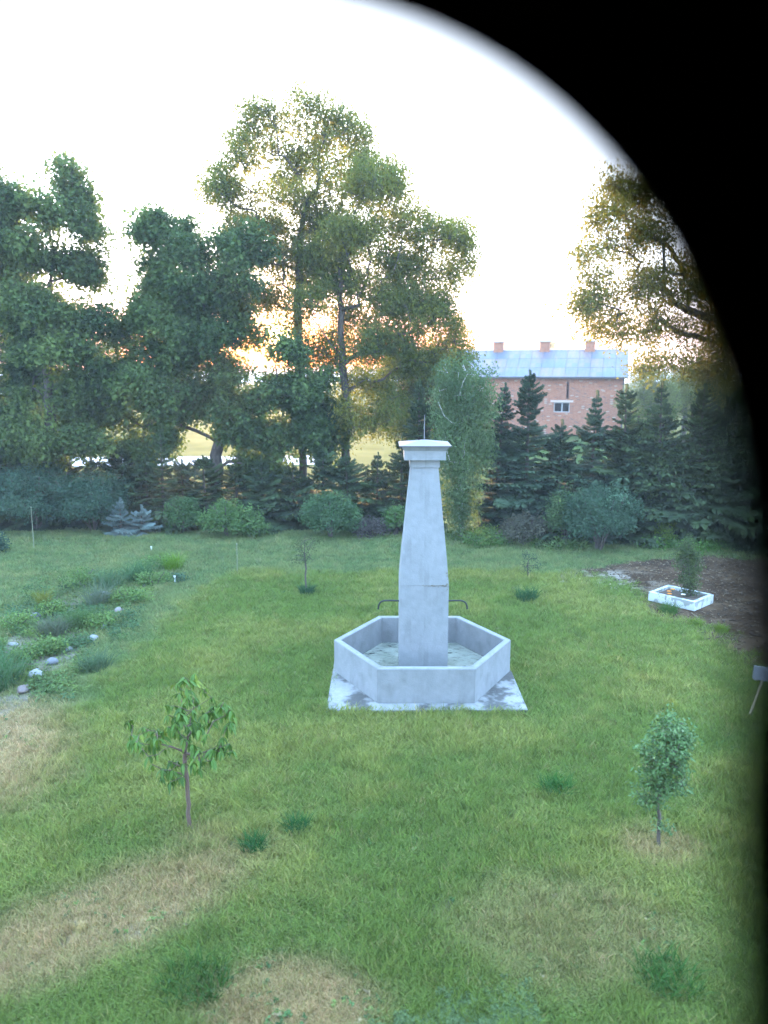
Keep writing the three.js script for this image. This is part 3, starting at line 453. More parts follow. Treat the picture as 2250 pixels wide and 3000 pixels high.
// ---------------------------------------------------------------- bushes and small plants
function bush(name, label, x, z, w, h, seed, dark, light, o = {}) {
  dark = dark.map((v) => v * 1.5); light = light.map((v) => v * 1.6);
  const t = thing(name, label, o.category ?? 'bush', [x, 0, z], 0, o.group), R = rng(seed), P = [], sets = [[], []], cols = [[], []], geo = o.geo ?? G_SMALL, size = o.size ?? 1, n = o.n ?? Math.round(120 * w * h);
  const stems = [];
  for (let i = 0; i < (o.stems ?? 9); i++) { const a = R() * 6.28, r = w * 0.4 * Math.sqrt(R()), c = new THREE.CatmullRomCurve3([V(Math.cos(a) * 0.05, -0.02, Math.sin(a) * 0.05), V(Math.cos(a) * r * 0.5, h * 0.45, Math.sin(a) * r * 0.5), V(Math.cos(a) * r, h * (0.75 + 0.2 * R()), Math.sin(a) * r)]); stems.push(new THREE.TubeGeometry(c, 6, 0.008 + 0.006 * h, 5)); }
  part('stems', mergeGeometries(stems), o.bark ?? bark, t);
  for (let i = 0; i < n; i++) {
    const a = R() * 6.28, v = Math.acos(R() * 1.1 - 0.1 > 1 ? 1 : R() * 1.15 - 0.15), bump = 0.45 + 1.0 * fbm(Math.cos(a) * 3 + seed, v * 3 + Math.sin(a) * 3), rr = (0.55 + 0.45 * Math.sqrt(R())) * bump;
    const p = V(Math.sin(v) * Math.cos(a) * w / 2 * rr, h * 0.42 + Math.cos(v) * h * 0.58 * rr, Math.sin(v) * Math.sin(a) * w / 2 * rr); if (p.y < 0.04) p.y = 0.04 + R() * 0.1;
    const k = Math.floor(R() * geo.length), b = 0.75 + 0.5 * R(); sets[k].push(placeM(p, eul((R() - 0.5), R() * 6.28, (R() - 0.5)), size * (0.7 + 0.6 * R()))); cols[k].push(mix3(dark, light, clamp(R() * 0.9 + 0.15)).map((c) => c * b));
  }
  geo.forEach((g, k) => copies('foliage', g, o.leaf ?? LEAFD, sets[k], cols[k], t));
  return t;
}
bush('bush', 'dark rounded bush at the far left end of the lawn', -11.1, -24.2, 3.6, 2.0, 301, [0.025, 0.055, 0.034], [0.05, 0.09, 0.05]);
bush('bush', 'dark green bush second from left behind the thin cane', -9.2, -24.0, 2.6, 1.75, 302, [0.025, 0.055, 0.034], [0.05, 0.09, 0.05]);
bush('bush', 'small green upright shrub in front of the left hedge, left of the lighter shrub', -6.26, -23.6, 1.07, 1.12, 303, [0.035, 0.075, 0.028], [0.07, 0.125, 0.04]);
bush('bush', 'light green spreading shrub in front of the left hedge', -4.74, -23, 1.54, 1.08, 304, [0.045, 0.09, 0.026], [0.085, 0.145, 0.04]);
bush('bush', 'low light green shrub touching the right side of the spreading shrub', -3.98, -23, 0.84, 0.75, 305, [0.045, 0.09, 0.026], [0.085, 0.14, 0.04]);
bush('bush', 'round green shrub left of the fountain pillar at the lawn edge', -1.6, -22.9, 1.73, 1.36, 306, [0.032, 0.072, 0.034], [0.07, 0.12, 0.045]);
bush('bush', 'bright little green bush peeping out left of the fountain pillar', 0.36, -23.3, 0.64, 0.88, 307, [0.05, 0.10, 0.03], [0.09, 0.16, 0.045]);
bush('bush', 'low purplish brown shrub between round shrub and fountain pillar', -0.35, -23.2, 1.13, 0.47, 308, [0.055, 0.045, 0.042], [0.10, 0.085, 0.07]);
bush('bush', 'brownish dry bush right of the birch foot', 4.09, -22, 1.41, 0.88, 309, [0.045, 0.045, 0.032], [0.10, 0.095, 0.06]);
bush('bush', 'big blue green bush below the pointed spruce on the right', 6.03, -21.2, 1.92, 1.84, 310, [0.03, 0.062, 0.036], [0.07, 0.12, 0.065], { size: 1.0 });
bush('bush', 'green bush with yellowish top left behind the big blue green bush', 5.24, -21.9, 1.06, 1.6, 311, [0.035, 0.075, 0.032], [0.085, 0.125, 0.045]);
bush('bush', 'tall mid green bush filling the gap right of the barn corner between the spruces', 7.77, -22.9, 2.04, 4.06, 317, [0.04, 0.07, 0.03], [0.09, 0.13, 0.045], { n: 420 });
bush('bush', 'tall mid green bush farther right between the dark spruces', 9.61, -22.7, 2.28, 4.33, 318, [0.04, 0.07, 0.03], [0.09, 0.13, 0.045], { n: 480 });
bush('ground_cover', 'low bright green leafy plants along the right hedge foot', 8.51, -21.9, 2.54, 0.35, 312, [0.045, 0.10, 0.02], [0.10, 0.19, 0.035], { category: 'plants', n: 180 });
bush('plant', 'small bright yellow green upright plant before the dark right hedge', 8.01, -21.7, 0.48, 0.72, 313, [0.08, 0.14, 0.02], [0.15, 0.22, 0.04], { category: 'plant', n: 40 });
bush('weed_patch', 'low weeds at the foot of the birch', 2.87, -22.3, 2.04, 0.3, 314, [0.04, 0.085, 0.02], [0.085, 0.14, 0.035], { category: 'plants', n: 120 });
bush('weed_patch', 'low weeds between the brown bush and the blue green bush', 4.9, -21.6, 1.59, 0.24, 316, [0.04, 0.08, 0.022], [0.09, 0.13, 0.04], { category: 'plants', n: 90 });
bush('bush', 'dark low shrub cut by the left edge of the view', -10.9, -20.9, 0.8, 0.55, 315, [0.02, 0.045, 0.03], [0.04, 0.075, 0.045]);
spruce('small silvery blue spruce seedling before the left hedge', -7.5, -23.4, 0.8, 0.5, 320, [0.13, 0.18, 0.16], [0.19, 0.25, 0.22], undefined, 'silver_spruce');
spruce('tiny silvery blue conifer with upright tip left of the silver seedling', -8.1, -23.3, 1.05, 0.4, 321, [0.12, 0.17, 0.15], [0.18, 0.24, 0.21], undefined, 'silver_spruce');

// tussocks of long grass
function tussock(label, x, z, w, h, c, seed, name = 'grass_tussock', cat = 'grass tuft') {
  const t = one(name, label, cat, tuftGeo(seed, Math.round(260 * Math.min(1.6, 0.5 + w)), w * 0.36, h * 1.25, 0.008 + 0.006 * w, 1.0), new THREE.MeshPhysicalMaterial({ color: rgb(c[0] * 1.5, c[1] * 1.35, c[2] * 0.95), roughness: 0.95, specularIntensity: 0.15, transmission: 0.35, thickness: 0, side: THREE.DoubleSide }), [x, -0.01, z]);
  t.rotation.y = seed; return t;
}
tussock('dark green grass tussock right of the fountain near the white planter', 3.15, -16.4, 0.62, 0.26, [0.03, 0.085, 0.04], 401);
tussock('dark green grass tussock on the lawn between fountain and right sapling', 2.06, -8.55, 0.5, 0.17, [0.03, 0.10, 0.028], 402);
tussock('upper dark grass tussock right of the drooping fruit tree', -0.96, -7.74, 0.34, 0.15, [0.022, 0.085, 0.03], 403);
tussock('lower dark grass tussock right of the drooping fruit tree', -1.37, -7.4, 0.32, 0.16, [0.022, 0.085, 0.03], 404);
tussock('grass tussock at the foot of the thin sapling', -1.75, -16.9, 0.42, 0.22, [0.03, 0.08, 0.045], 405);
tussock('bluish spiky plant between stone bed and lawn', -4.9, -12.4, 0.65, 0.28, [0.06, 0.11, 0.075], 406, 'spiky_plant', 'plant');
tussock('big lavender clump cut by the left edge', -6.3, -11.75, 1.15, 0.45, [0.05, 0.115, 0.065], 407, 'lavender_clump', 'plant');
tussock('grey green lavender clump in the middle of the stone bed', -6.15, -16.0, 0.62, 0.42, [0.08, 0.12, 0.10], 408, 'lavender_clump', 'plant');
tussock('violet grey lavender clump in the lower stone bed', -6.35, -14.15, 0.72, 0.3, [0.07, 0.10, 0.085], 409, 'lavender_clump', 'plant');
tussock('green feathery clump behind the violet lavender', -6.0, -14.6, 0.6, 0.35, [0.05, 0.11, 0.045], 410, 'feathery_plant', 'plant');
tussock('lavender clump above the middle of the stone bed', -6.35, -17.3, 0.75, 0.4, [0.06, 0.12, 0.075], 411, 'lavender_clump', 'plant');
tussock('bluish clump at the upper end of the stone bed', -5.95, -18.1, 0.9, 0.38, [0.05, 0.115, 0.06], 412, 'feathery_plant', 'plant');
tussock('bright lime plant at the upper right of the stone bed', -5.35, -19.0, 0.5, 0.4, [0.10, 0.20, 0.03], 413, 'lime_plant', 'plant');
tussock('yellow leaved plant at the left rim of the stone bed', -7.35, -16.1, 0.36, 0.3, [0.13, 0.16, 0.045], 414, 'yellow_plant', 'plant');
tussock('moss green low mound on the dirt below the white planter', 6.2, -14.75, 0.36, 0.13, [0.09, 0.15, 0.025], 415, 'sedum_mound', 'plant');
tussock('second moss green mound on the dirt, nearer the lawn edge', 6.55, -14.35, 0.34, 0.13, [0.10, 0.16, 0.03], 416, 'sedum_mound', 'plant');
tussock('tall grass clump overhanging the near side of the white planter', 5.95, -15.55, 0.5, 0.2, [0.05, 0.11, 0.035], 417);
tussock('dark rank grass in the lower left foreground', -1.55, -5.55, 0.75, 0.15, [0.035, 0.085, 0.025], 418);
tussock('rank grass at the lower right corner', 2.35, -5.6, 0.7, 0.15, [0.035, 0.095, 0.028], 419);
for (const [i, [x, z, w, h, l]] of [[-7.1, -13.2, 0.6, 0.3, 'leafy weeds at the left of the stone bed beside flat pale stone'], [-7.2, -14.6, 0.8, 0.25, 'leafy weeds at the outer left of the stone bed'], [-6.0, -13.2, 0.5, 0.22, 'leafy weeds among the lower stones'], [-5.6, -14.6, 0.6, 0.25, 'leafy weeds on the right rim of the stone bed'], [-5.5, -16.2, 0.7, 0.3, 'leafy weeds beside the round reddish stone'], [-7.0, -17.3, 0.7, 0.5, 'leafy weeds in the upper left of the stone bed'], [-5.4, -17.6, 0.9, 0.3, 'leafy weeds in the upper right of the stone bed'], [-6.9, -15.4, 0.5, 0.25, 'leafy weeds in the middle left of the stone bed'], [-5.7, -19.3, 0.9, 0.35, 'leafy weeds at the far tip of the stone bed'], [-6.3, -12.9, 0.4, 0.18, 'small leafy weeds above the white stone']].entries())
  bush('weed_clump', l, x, z, w, h, 330 + i, [0.05, 0.10, 0.028], [0.11, 0.17, 0.045], { category: 'plant', n: 34, stems: 4, size: 0.75, group: 'weeds in the stone bed' });

// leafy weeds in the near foreground, and over the stone bed
{
  const R = rng(95), S = [], C = [];
  for (let i = 0; i < 3400; i++) { const x = -8.3 + 4.2 * R(), z = -11 - 9 * R(), q = blob(x, z, -6.3, -14.9, 1.35, 4.6, -0.24) + (fbm(x * 1.3, z * 1.3) - 0.5) * 1.4; if (q > 1 || fbm(x * 2.1 + 30, z * 2.1) < 0.44) continue; const b = 0.6 + 0.8 * R(), k = fbm(x * 1.1 + 60, z * 1.1); S.push(placeM(V(x, 0.02 + 0.10 * R() * R(), z), eul((R() - 0.5) * 0.9, R() * 6.28, (R() - 0.5) * 0.9), 0.28 + 0.32 * R())); C.push(mix3([0.09, 0.17, 0.07], [0.17, 0.24, 0.06], clamp((k - 0.35) * 3)).map((v) => v * b)); }
  const m = copies('bed_weeds', clusterGeo(96, 18, 0.24, 0.13, 0.075, -0.2, 0.6), LEAFD, S, C); m.userData.label = 'straggling low weeds and groundcover over the stone bed'; m.userData.category = 'weeds';
}
{
  const R = rng(91), S = [], C = [];
  for (let i = 0; i < 900; i++) { const x = -0.1 + R() * 1.3, z = -5.1 - R() * R() * 0.55; if (fbm(x * 3 + 3, z * 3) < 0.46) continue; S.push(placeM(V(x, 0.03 + 0.03 * R(), z), eul((R() - 0.5) * 0.6, R() * 6.28, (R() - 0.5) * 0.6), 0.13 + 0.10 * R())); const b = 0.8 + 0.5 * R(); C.push([0.15 * b, 0.22 * b, 0.09 * b]); }
  const m = copies('clover', clusterGeo(92, 16, 0.2, 0.12, 0.12, 0.1, 0.3), LEAFD, S, C); m.userData.label = 'small leafy clover along the bottom edge of the lawn'; m.userData.category = 'clover';
}

// ---------------------------------------------------------------- stones of the bed
function stoneGeo(seed) { const g = mergeVertices(new THREE.IcosahedronGeometry(1, 3).deleteAttribute('normal').deleteAttribute('uv')), p = g.attributes.position; for (let i = 0; i < p.count; i++) { const v = V().fromBufferAttribute(p, i), k = 0.72 + 0.5 * fbm(v.x * 1.3 + seed, v.y * 1.3 + v.z * 1.1 + seed) + 0.08 * noise(v.x * 6 + seed, v.z * 6 + v.y * 5); p.setXYZ(i, v.x * k, v.y * k, v.z * k); } g.computeVertexNormals(); return box_uv(g, 1.5); }
const stoneTex = tex(256, 256, (u, v) => { const a = fbm(u * 8, v * 8), f = hash(Math.floor(u * 256), Math.floor(v * 256)); return [1, 1, 1].map((k) => k * (0.7 + 0.4 * a + 0.1 * (f - 0.5))); });
for (const [i, [x, z, sx, sy, sz, c, l]] of [
  [-5.74, -12.06, 0.15, 0.14, 0.13, [0.56, 0.58, 0.56], 'pale rounded white stone at the lower end of the bed'], [-5.72, -11.55, 0.19, 0.08, 0.12, [0.38, 0.30, 0.27], 'flat pinkish stone below the white stone'], [-5.74, -12.7, 0.13, 0.10, 0.11, [0.36, 0.37, 0.40], 'grey stone just above the white stone'],
  [-5.72, -13.35, 0.09, 0.07, 0.09, [0.45, 0.47, 0.45], 'small pale stone in the weeds of the lower bed'], [-5.45, -13.85, 0.11, 0.11, 0.09, [0.5, 0.52, 0.55], 'upright pale grey stone on the right rim of the bed'], [-5.58, -14.0, 0.07, 0.05, 0.07, [0.5, 0.5, 0.5], 'little white stone beside the upright grey one'],
  [-5.55, -15.55, 0.14, 0.12, 0.12, [0.50, 0.42, 0.38], 'round reddish white stone on the right rim of the bed'], [-7.15, -15.25, 0.16, 0.10, 0.13, [0.40, 0.41, 0.44], 'grey stone at the left rim of the bed'], [-7.4, -14.95, 0.12, 0.09, 0.12, [0.36, 0.34, 0.38], 'dull violet stone left of the grey rim stone'],
  [-6.85, -13.6, 0.15, 0.05, 0.09, [0.52, 0.52, 0.5], 'flat pale stone at the outer left of the bed'], [-5.6, -17.6, 0.18, 0.06, 0.10, [0.62, 0.62, 0.58], 'flat white stone near the upper end of the bed'], [-5.85, -16.7, 0.14, 0.05, 0.1, [0.58, 0.56, 0.52], 'flat white stone below the upper end of the bed'],
  [-5.5, -14.5, 0.08, 0.09, 0.07, [0.5, 0.52, 0.5], 'narrow pale stone above the upright grey one'], [-6.35, -16.75, 0.3, 0.10, 0.2, [0.36, 0.35, 0.36], 'broad grey slab stone behind the grey green lavender'], [-6.6, -9.75 - 1.2, 0.1, 0.07, 0.1, [0.55, 0.53, 0.5], 'pale stone at the left frame edge below the bed']].entries()) {
  const m = one('stone', l, 'stone', stoneGeo(i * 7.3 + 2), std(c.map((v) => v * 0.5), 0.9, { map: stoneTex, bumpMap: stoneTex, bumpScale: 0.01 }), [x, sy * 0.35, z], 'stones of the planted bed'); m.scale.set(sx * 0.8, sy * 0.72, sz * 0.8); m.rotation.y = i * 1.7;
}

// ---------------------------------------------------------------- thin canes, markers, saplings, planter, sign
const caneMat = std([0.26, 0.27, 0.17], 0.85);
const cane = (l, x, z, h, tilt) => { const t = thing('cane', l, 'stake', [x, 0, z], 0, 'thin stakes on the lawn'); part('shaft', new THREE.CylinderGeometry(0.007, 0.009, h, 8).translate(0, h / 2 - 0.03, 0), caneMat, t); part('tip', new THREE.CylinderGeometry(0.004, 0.007, 0.04, 8).translate(0, h - 0.01, 0), std([0.5, 0.48, 0.36], 0.8), t); t.rotation.z = tilt; };
cane('tall thin pale stake at the far left of the lawn', -9.93, -21.4, 1.22, -0.01); cane('shorter thin pale stake left of the thin sapling', -3.66, -18.7, 0.78, -0.02);
const peg = (l, x, z, h) => { const t = thing('marker_peg', l, 'peg', [x, 0, z]); part('stick', box(0.03, h, 0.015, 0, h / 2, 0), std([0.72, 0.74, 0.70], 0.6), t); part('top', box(0.045, 0.03, 0.02, 0, h - 0.005, 0.001), std([0.78, 0.8, 0.76], 0.6), t); };
peg('small white peg far back in the grass behind the stone bed', -6.54, -21.2, 0.12); peg('small white peg with dark leaves right of the stone bed', -4.96, -17.75, 0.2);
bush('small_plant', 'little dark leafy plant around the white peg', -4.96, -17.85, 0.3, 0.22, 350, [0.03, 0.075, 0.045], [0.06, 0.11, 0.06], { category: 'plant', n: 14, stems: 3, size: 0.7 });

tree('thin_sapling', 'thin almost bare sapling on the back lawn left of the fountain', { category: 'sapling', seed: 81, trunk: [[-1.77, 0, -16.9], [-1.76, 0.6, -16.9], [-1.78, 1.1, -16.9], [-1.76, 1.35, -16.9]], n: 26, per: 1, spread: 0.1, size: 0.45, geo: G_SMALL, dark: [0.05, 0.09, 0.035], light: [0.12, 0.15, 0.05], tip: 0.004, step: 0.15, wob: 0.02, split: 0.012, rootR: 0.02, depth: 0.02, lobes: [[-1.78, 0.85, 0.22, 0.2, 0], [-1.72, 1.2, 0.24, 0.22, 0], [-1.9, 1.1, 0.14, 0.14, 0]] });
tree('thin_sapling', 'tiny bluish sapling on the back lawn right of the fountain', { category: 'sapling', seed: 82, trunk: [[3.53, 0, -18.4], [3.52, 0.3, -18.4], [3.53, 0.55, -18.4]], n: 22, per: 1, spread: 0.1, size: 0.45, geo: G_SMALL, dark: [0.05, 0.09, 0.05], light: [0.09, 0.14, 0.08], tip: 0.004, step: 0.12, wob: 0.02, split: 0.01, rootR: 0.014, depth: 0.02, lobes: [[3.5, 0.55, 0.2, 0.12, 0], [3.55, 0.25, 0.22, 0.1, 0]] });
{ // white planter
  const A = V(5.85, 0, -16.06), Bc = V(6.48, 0, -15.51), t = thing('planter_box', 'white painted wooden planter box on the bare dirt at right', 'planter', [6.5, 0, -16.33], 0.715 - Math.PI / 2 + 0.02);
  const paint = std(0xffffff, 0.7, { map: tex(256, 128, (u, v) => { const a = fbm(u * 9, v * 5), b = fbm(u * 40, v * 14); return mix3([0.50, 0.53, 0.52], [0.20, 0.21, 0.18], a > 0.58 || b > 0.74 ? 0.8 : 0.08 * b); }) });
  const L = 0.86, W = 1.06, hh = 0.2, th = 0.085;
  // long and short boards butt at the corners
  part('board', box_uv(box(W, hh, th, 0, hh / 2, L / 2 - th / 2, 0.008)), paint, t); part('board', box_uv(box(W, hh, th, 0, hh / 2, -L / 2 + th / 2, 0.008)), paint, t);
  part('board', box_uv(box(th, hh, L - 2 * th - 0.004, W / 2 - th / 2, hh / 2, 0, 0.008)), paint, t); part('board', box_uv(box(th, hh, L - 2 * th - 0.004, -W / 2 + th / 2, hh / 2, 0, 0.008)), paint, t);
  const sg = new THREE.PlaneGeometry(W - 2 * th - 0.004, L - 2 * th - 0.004, 24, 20); sg.rotateX(-Math.PI / 2); { const p = sg.attributes.position; for (let i = 0; i < p.count; i++) p.setY(i, 0.14 + 0.04 * (fbm(p.getX(i) * 9 + 3, p.getZ(i) * 9) - 0.5)); } sg.computeVertexNormals();
  part('soil', sg, std(0xffffff, 0.95, { map: tex(128, 128, (u, v) => { const a = fbm(u * 20, v * 20); return mix3([0.05, 0.038, 0.028], [0.13, 0.09, 0.06], a); }) }), t);
  tree('planter_shrub', 'slender leafy shrub growing in the white planter', { category: 'shrub', seed: 84, trunk: [[6.72, 0.12, -16.35], [6.69, 0.4, -16.35], [6.62, 0.8, -16.35], [6.56, 1.15, -16.35]], n: 80, per: 2, spread: 0.1, size: 0.62, geo: G_SMALL, dark: [0.045, 0.085, 0.03], light: [0.13, 0.16, 0.05], tip: 0.004, step: 0.12, wob: 0.03, split: 0.012, rootR: 0.02, depth: 0.03, lobes: [[6.56, 1.15, 0.2, 0.2, 0], [6.62, 0.85, 0.22, 0.22, 0], [6.68, 0.5, 0.16, 0.2, 0], [6.72, 0.28, 0.14, 0.1, 0]] });
  const fl = (l, x, z, c) => { const k = thing('flower', l, 'flower', [x, 0.14, z], 0, 'small flowers in the planter'); part('stem', new THREE.CylinderGeometry(0.004, 0.005, 0.07, 6).translate(0, 0.03, 0), std([0.06, 0.12, 0.03]), k); const g = []; for (let i = 0; i < 7; i++) g.push(new THREE.SphereGeometry(0.02, 8, 5).scale(1.5, 0.4, 0.8).translate(0.025, 0.07, 0).rotateY(i * 0.9)); part('petals', mergeGeometries(g), std(c, 0.7), k); };
  fl('orange flower in the left corner of the planter', 6.28, -16.45, [0.65, 0.22, 0.02]); fl('orange flower nearest the front board of the planter', 6.22, -16.25, [0.6, 0.2, 0.02]); fl('white flower in the middle of the planter', 6.5, -16.2, [0.75, 0.72, 0.62]); fl('second orange flower at the back board of the planter', 6.42, -16.6, [0.65, 0.26, 0.02]);
}
{ // sign on a stake
  const t = thing('sign_post', 'white plaque on a slanting wooden stake at the right edge', 'sign', [5.33, 0, -10.58]);
  const s = part('stake', new THREE.CylinderGeometry(0.016, 0.018, 0.62, 8).translate(0, 0.3, 0), std([0.40, 0.33, 0.2], 0.85), t); s.rotation.z = -0.22; s.rotation.x = 0.05;
  const p = part('plaque', new RoundedBoxGeometry(0.4, 0.2, 0.12, 2, 0.01), std([0.27, 0.275, 0.28], 0.7), t); p.position.set(0.24, 0.66, -0.02); p.rotation.set(-0.25, -0.25, -0.12);
  const b = part('block', box(0.14, 0.1, 0.1, 0, 0, 0, 0.01), std([0.35, 0.2, 0.08], 0.8), t); b.position.set(0.37, 0.80, -0.1); b.rotation.set(0.1, 0.3, -0.1);
}

// drooping fruit tree: each leaf a piece of its own
function leafBlade(len, wid, curl) { const P = [], n = 5; const pt = (i, s) => { const t = i / n, w = wid * Math.sin(Math.PI * Math.pow(t, 0.8)) / 2; return [s * w, s === 0 ? -curl * t * t * len : -curl * t * t * len + Math.abs(w) * 0.45, t * len]; }; for (let i = 0; i < n; i++) for (const s of [-1, 1]) { const a = pt(i, 0), b = pt(i + 1, 0), c = pt(i, s), d = pt(i + 1, s); P.push(...a, ...c, ...b, ...c, ...d, ...b); } return triGeo(P); }
{
  const ox = -2.16, oz = -7.78, lobes = [[0.06, 1.42, 0.3, 0.26], [0.02, 1.72, 0.12, 0.12], [-0.3, 1.16, 0.28, 0.15], [-0.62, 1.12, 0.14, 0.08], [0.42, 1.35, 0.2, 0.18], [0.22, 1.05, 0.24, 0.22], [-0.2, 0.72, 0.2, 0.14], [0.45, 1.1, 0.14, 0.14], [0.5, 1.5, 0.1, 0.06], [0.0, 1.2, 0.2, 0.2]].map(([x, y, a, b], i) => [ox + x, y, a, b, (hash(i, 3) - 0.5) * 0.5]);
  const { nodes, R } = grow({ seed: 141, trunk: [[ox, -0.03, oz], [ox + 0.01, 0.4, oz], [ox, 0.83, oz], [ox + 0.05, 1.1, oz], [ox + 0.06, 1.5, oz], [ox + 0.03, 1.75, oz]], lobes, n: 150, tip: 0.003, step: 0.1, wob: 0.025, depth: 0.1, lift: 0.5, rootR: 0.024 });
  const t = thing('fruit_tree', 'young fruit tree with long drooping leaves at the lower left', 'tree', [ox, 0, oz]); nodes.forEach((n) => n.p.sub(V(ox, 0, oz)));
  const brown = std([0.13, 0.085, 0.065], 0.9); part('trunk', tubes(nodes, 0.0125, 9), brown, t); part('branches', tubes(nodes, 0, 0.0125), brown, t);
  const gs = [leafBlade(0.105, 0.034, 0.35), leafBlade(0.09, 0.03, 0.55), leafBlade(0.12, 0.036, 0.25)], ms = [[0.10, 0.20, 0.03], [0.14, 0.24, 0.035], [0.075, 0.16, 0.03], [0.24, 0.31, 0.04]].map((c) => new THREE.MeshPhysicalMaterial({ color: rgb(...c), roughness: 0.5, specularIntensity: 0.45, transmission: 0.35, thickness: 0, side: THREE.DoubleSide }));
  const kids = nodes.map(() => 0); nodes.forEach((n) => { if (n.up >= 0) kids[n.up]++; });
  const spots = nodes.map((n, i) => [n, i]).filter(([n, i]) => n.r < 0.0085 && n.p.y > 0.5), stuff = [[], [], []]; let made = 0;
  for (let pass = 0; pass < 7; pass++) for (const [n, i] of spots) {
    if (kids[i] && R() < 0.4) continue;
    const k = Math.floor(R() * 3), q = eul(0.25 + 0.95 * R(), R() * 6.28, (R() - 0.5) * 0.7, 'YXZ'), s = 0.6 + 0.7 * R(), young = n.p.y > 1.62 || R() > 0.93;
    if (made < 300) { const m = part('leaf', gs[k], ms[young ? 3 : Math.floor(R() * 3)], t); m.position.copy(n.p); m.quaternion.copy(q); m.scale.setScalar(s); m.name = 'leaf' + (made ? '_' + String(made).padStart(3, '0') : ''); made++; }
    else stuff[k].push(placeM(n.p, q, s));
  }
  stuff.forEach((s, k) => { if (s.length) copies('leaves', gs[k], ms[k % 2], s, null, t); });
}
tree('shrub_sapling', 'young leafy sapling with two thin stems at the lower right', { category: 'sapling', seed: 151, trunk: [[2.93, -0.03, -7.46], [2.92, 0.25, -7.46], [2.88, 0.5, -7.46], [2.9, 0.85, -7.45], [2.93, 1.15, -7.45]], n: 190, per: 3, spread: 0.07, size: 0.58, geo: [clusterGeo(152, 7, 0.1, 0.085, 0.05, -0.1), clusterGeo(153, 6, 0.09, 0.09, 0.052, 0.2)], leaf: leafMat(0.2, 0.32), dark: [0.10, 0.18, 0.06], light: [0.25, 0.34, 0.15], tip: 0.0032, step: 0.12, wob: 0.03, split: 0.008, rootR: 0.02, depth: 0.08,
  lobes: [[2.97, 1.36, 0.17, 0.16, 0], [2.9, 1.12, 0.26, 0.2, 0.05], [3.08, 1.08, 0.17, 0.2, -0.08], [2.86, 0.86, 0.22, 0.18, 0.02], [3.0, 0.8, 0.2, 0.16, 0], [2.8, 0.62, 0.16, 0.12, 0], [2.92, 0.3, 0.12, 0.05, 0], [3.15, 1.25, 0.08, 0.08, 0]] });

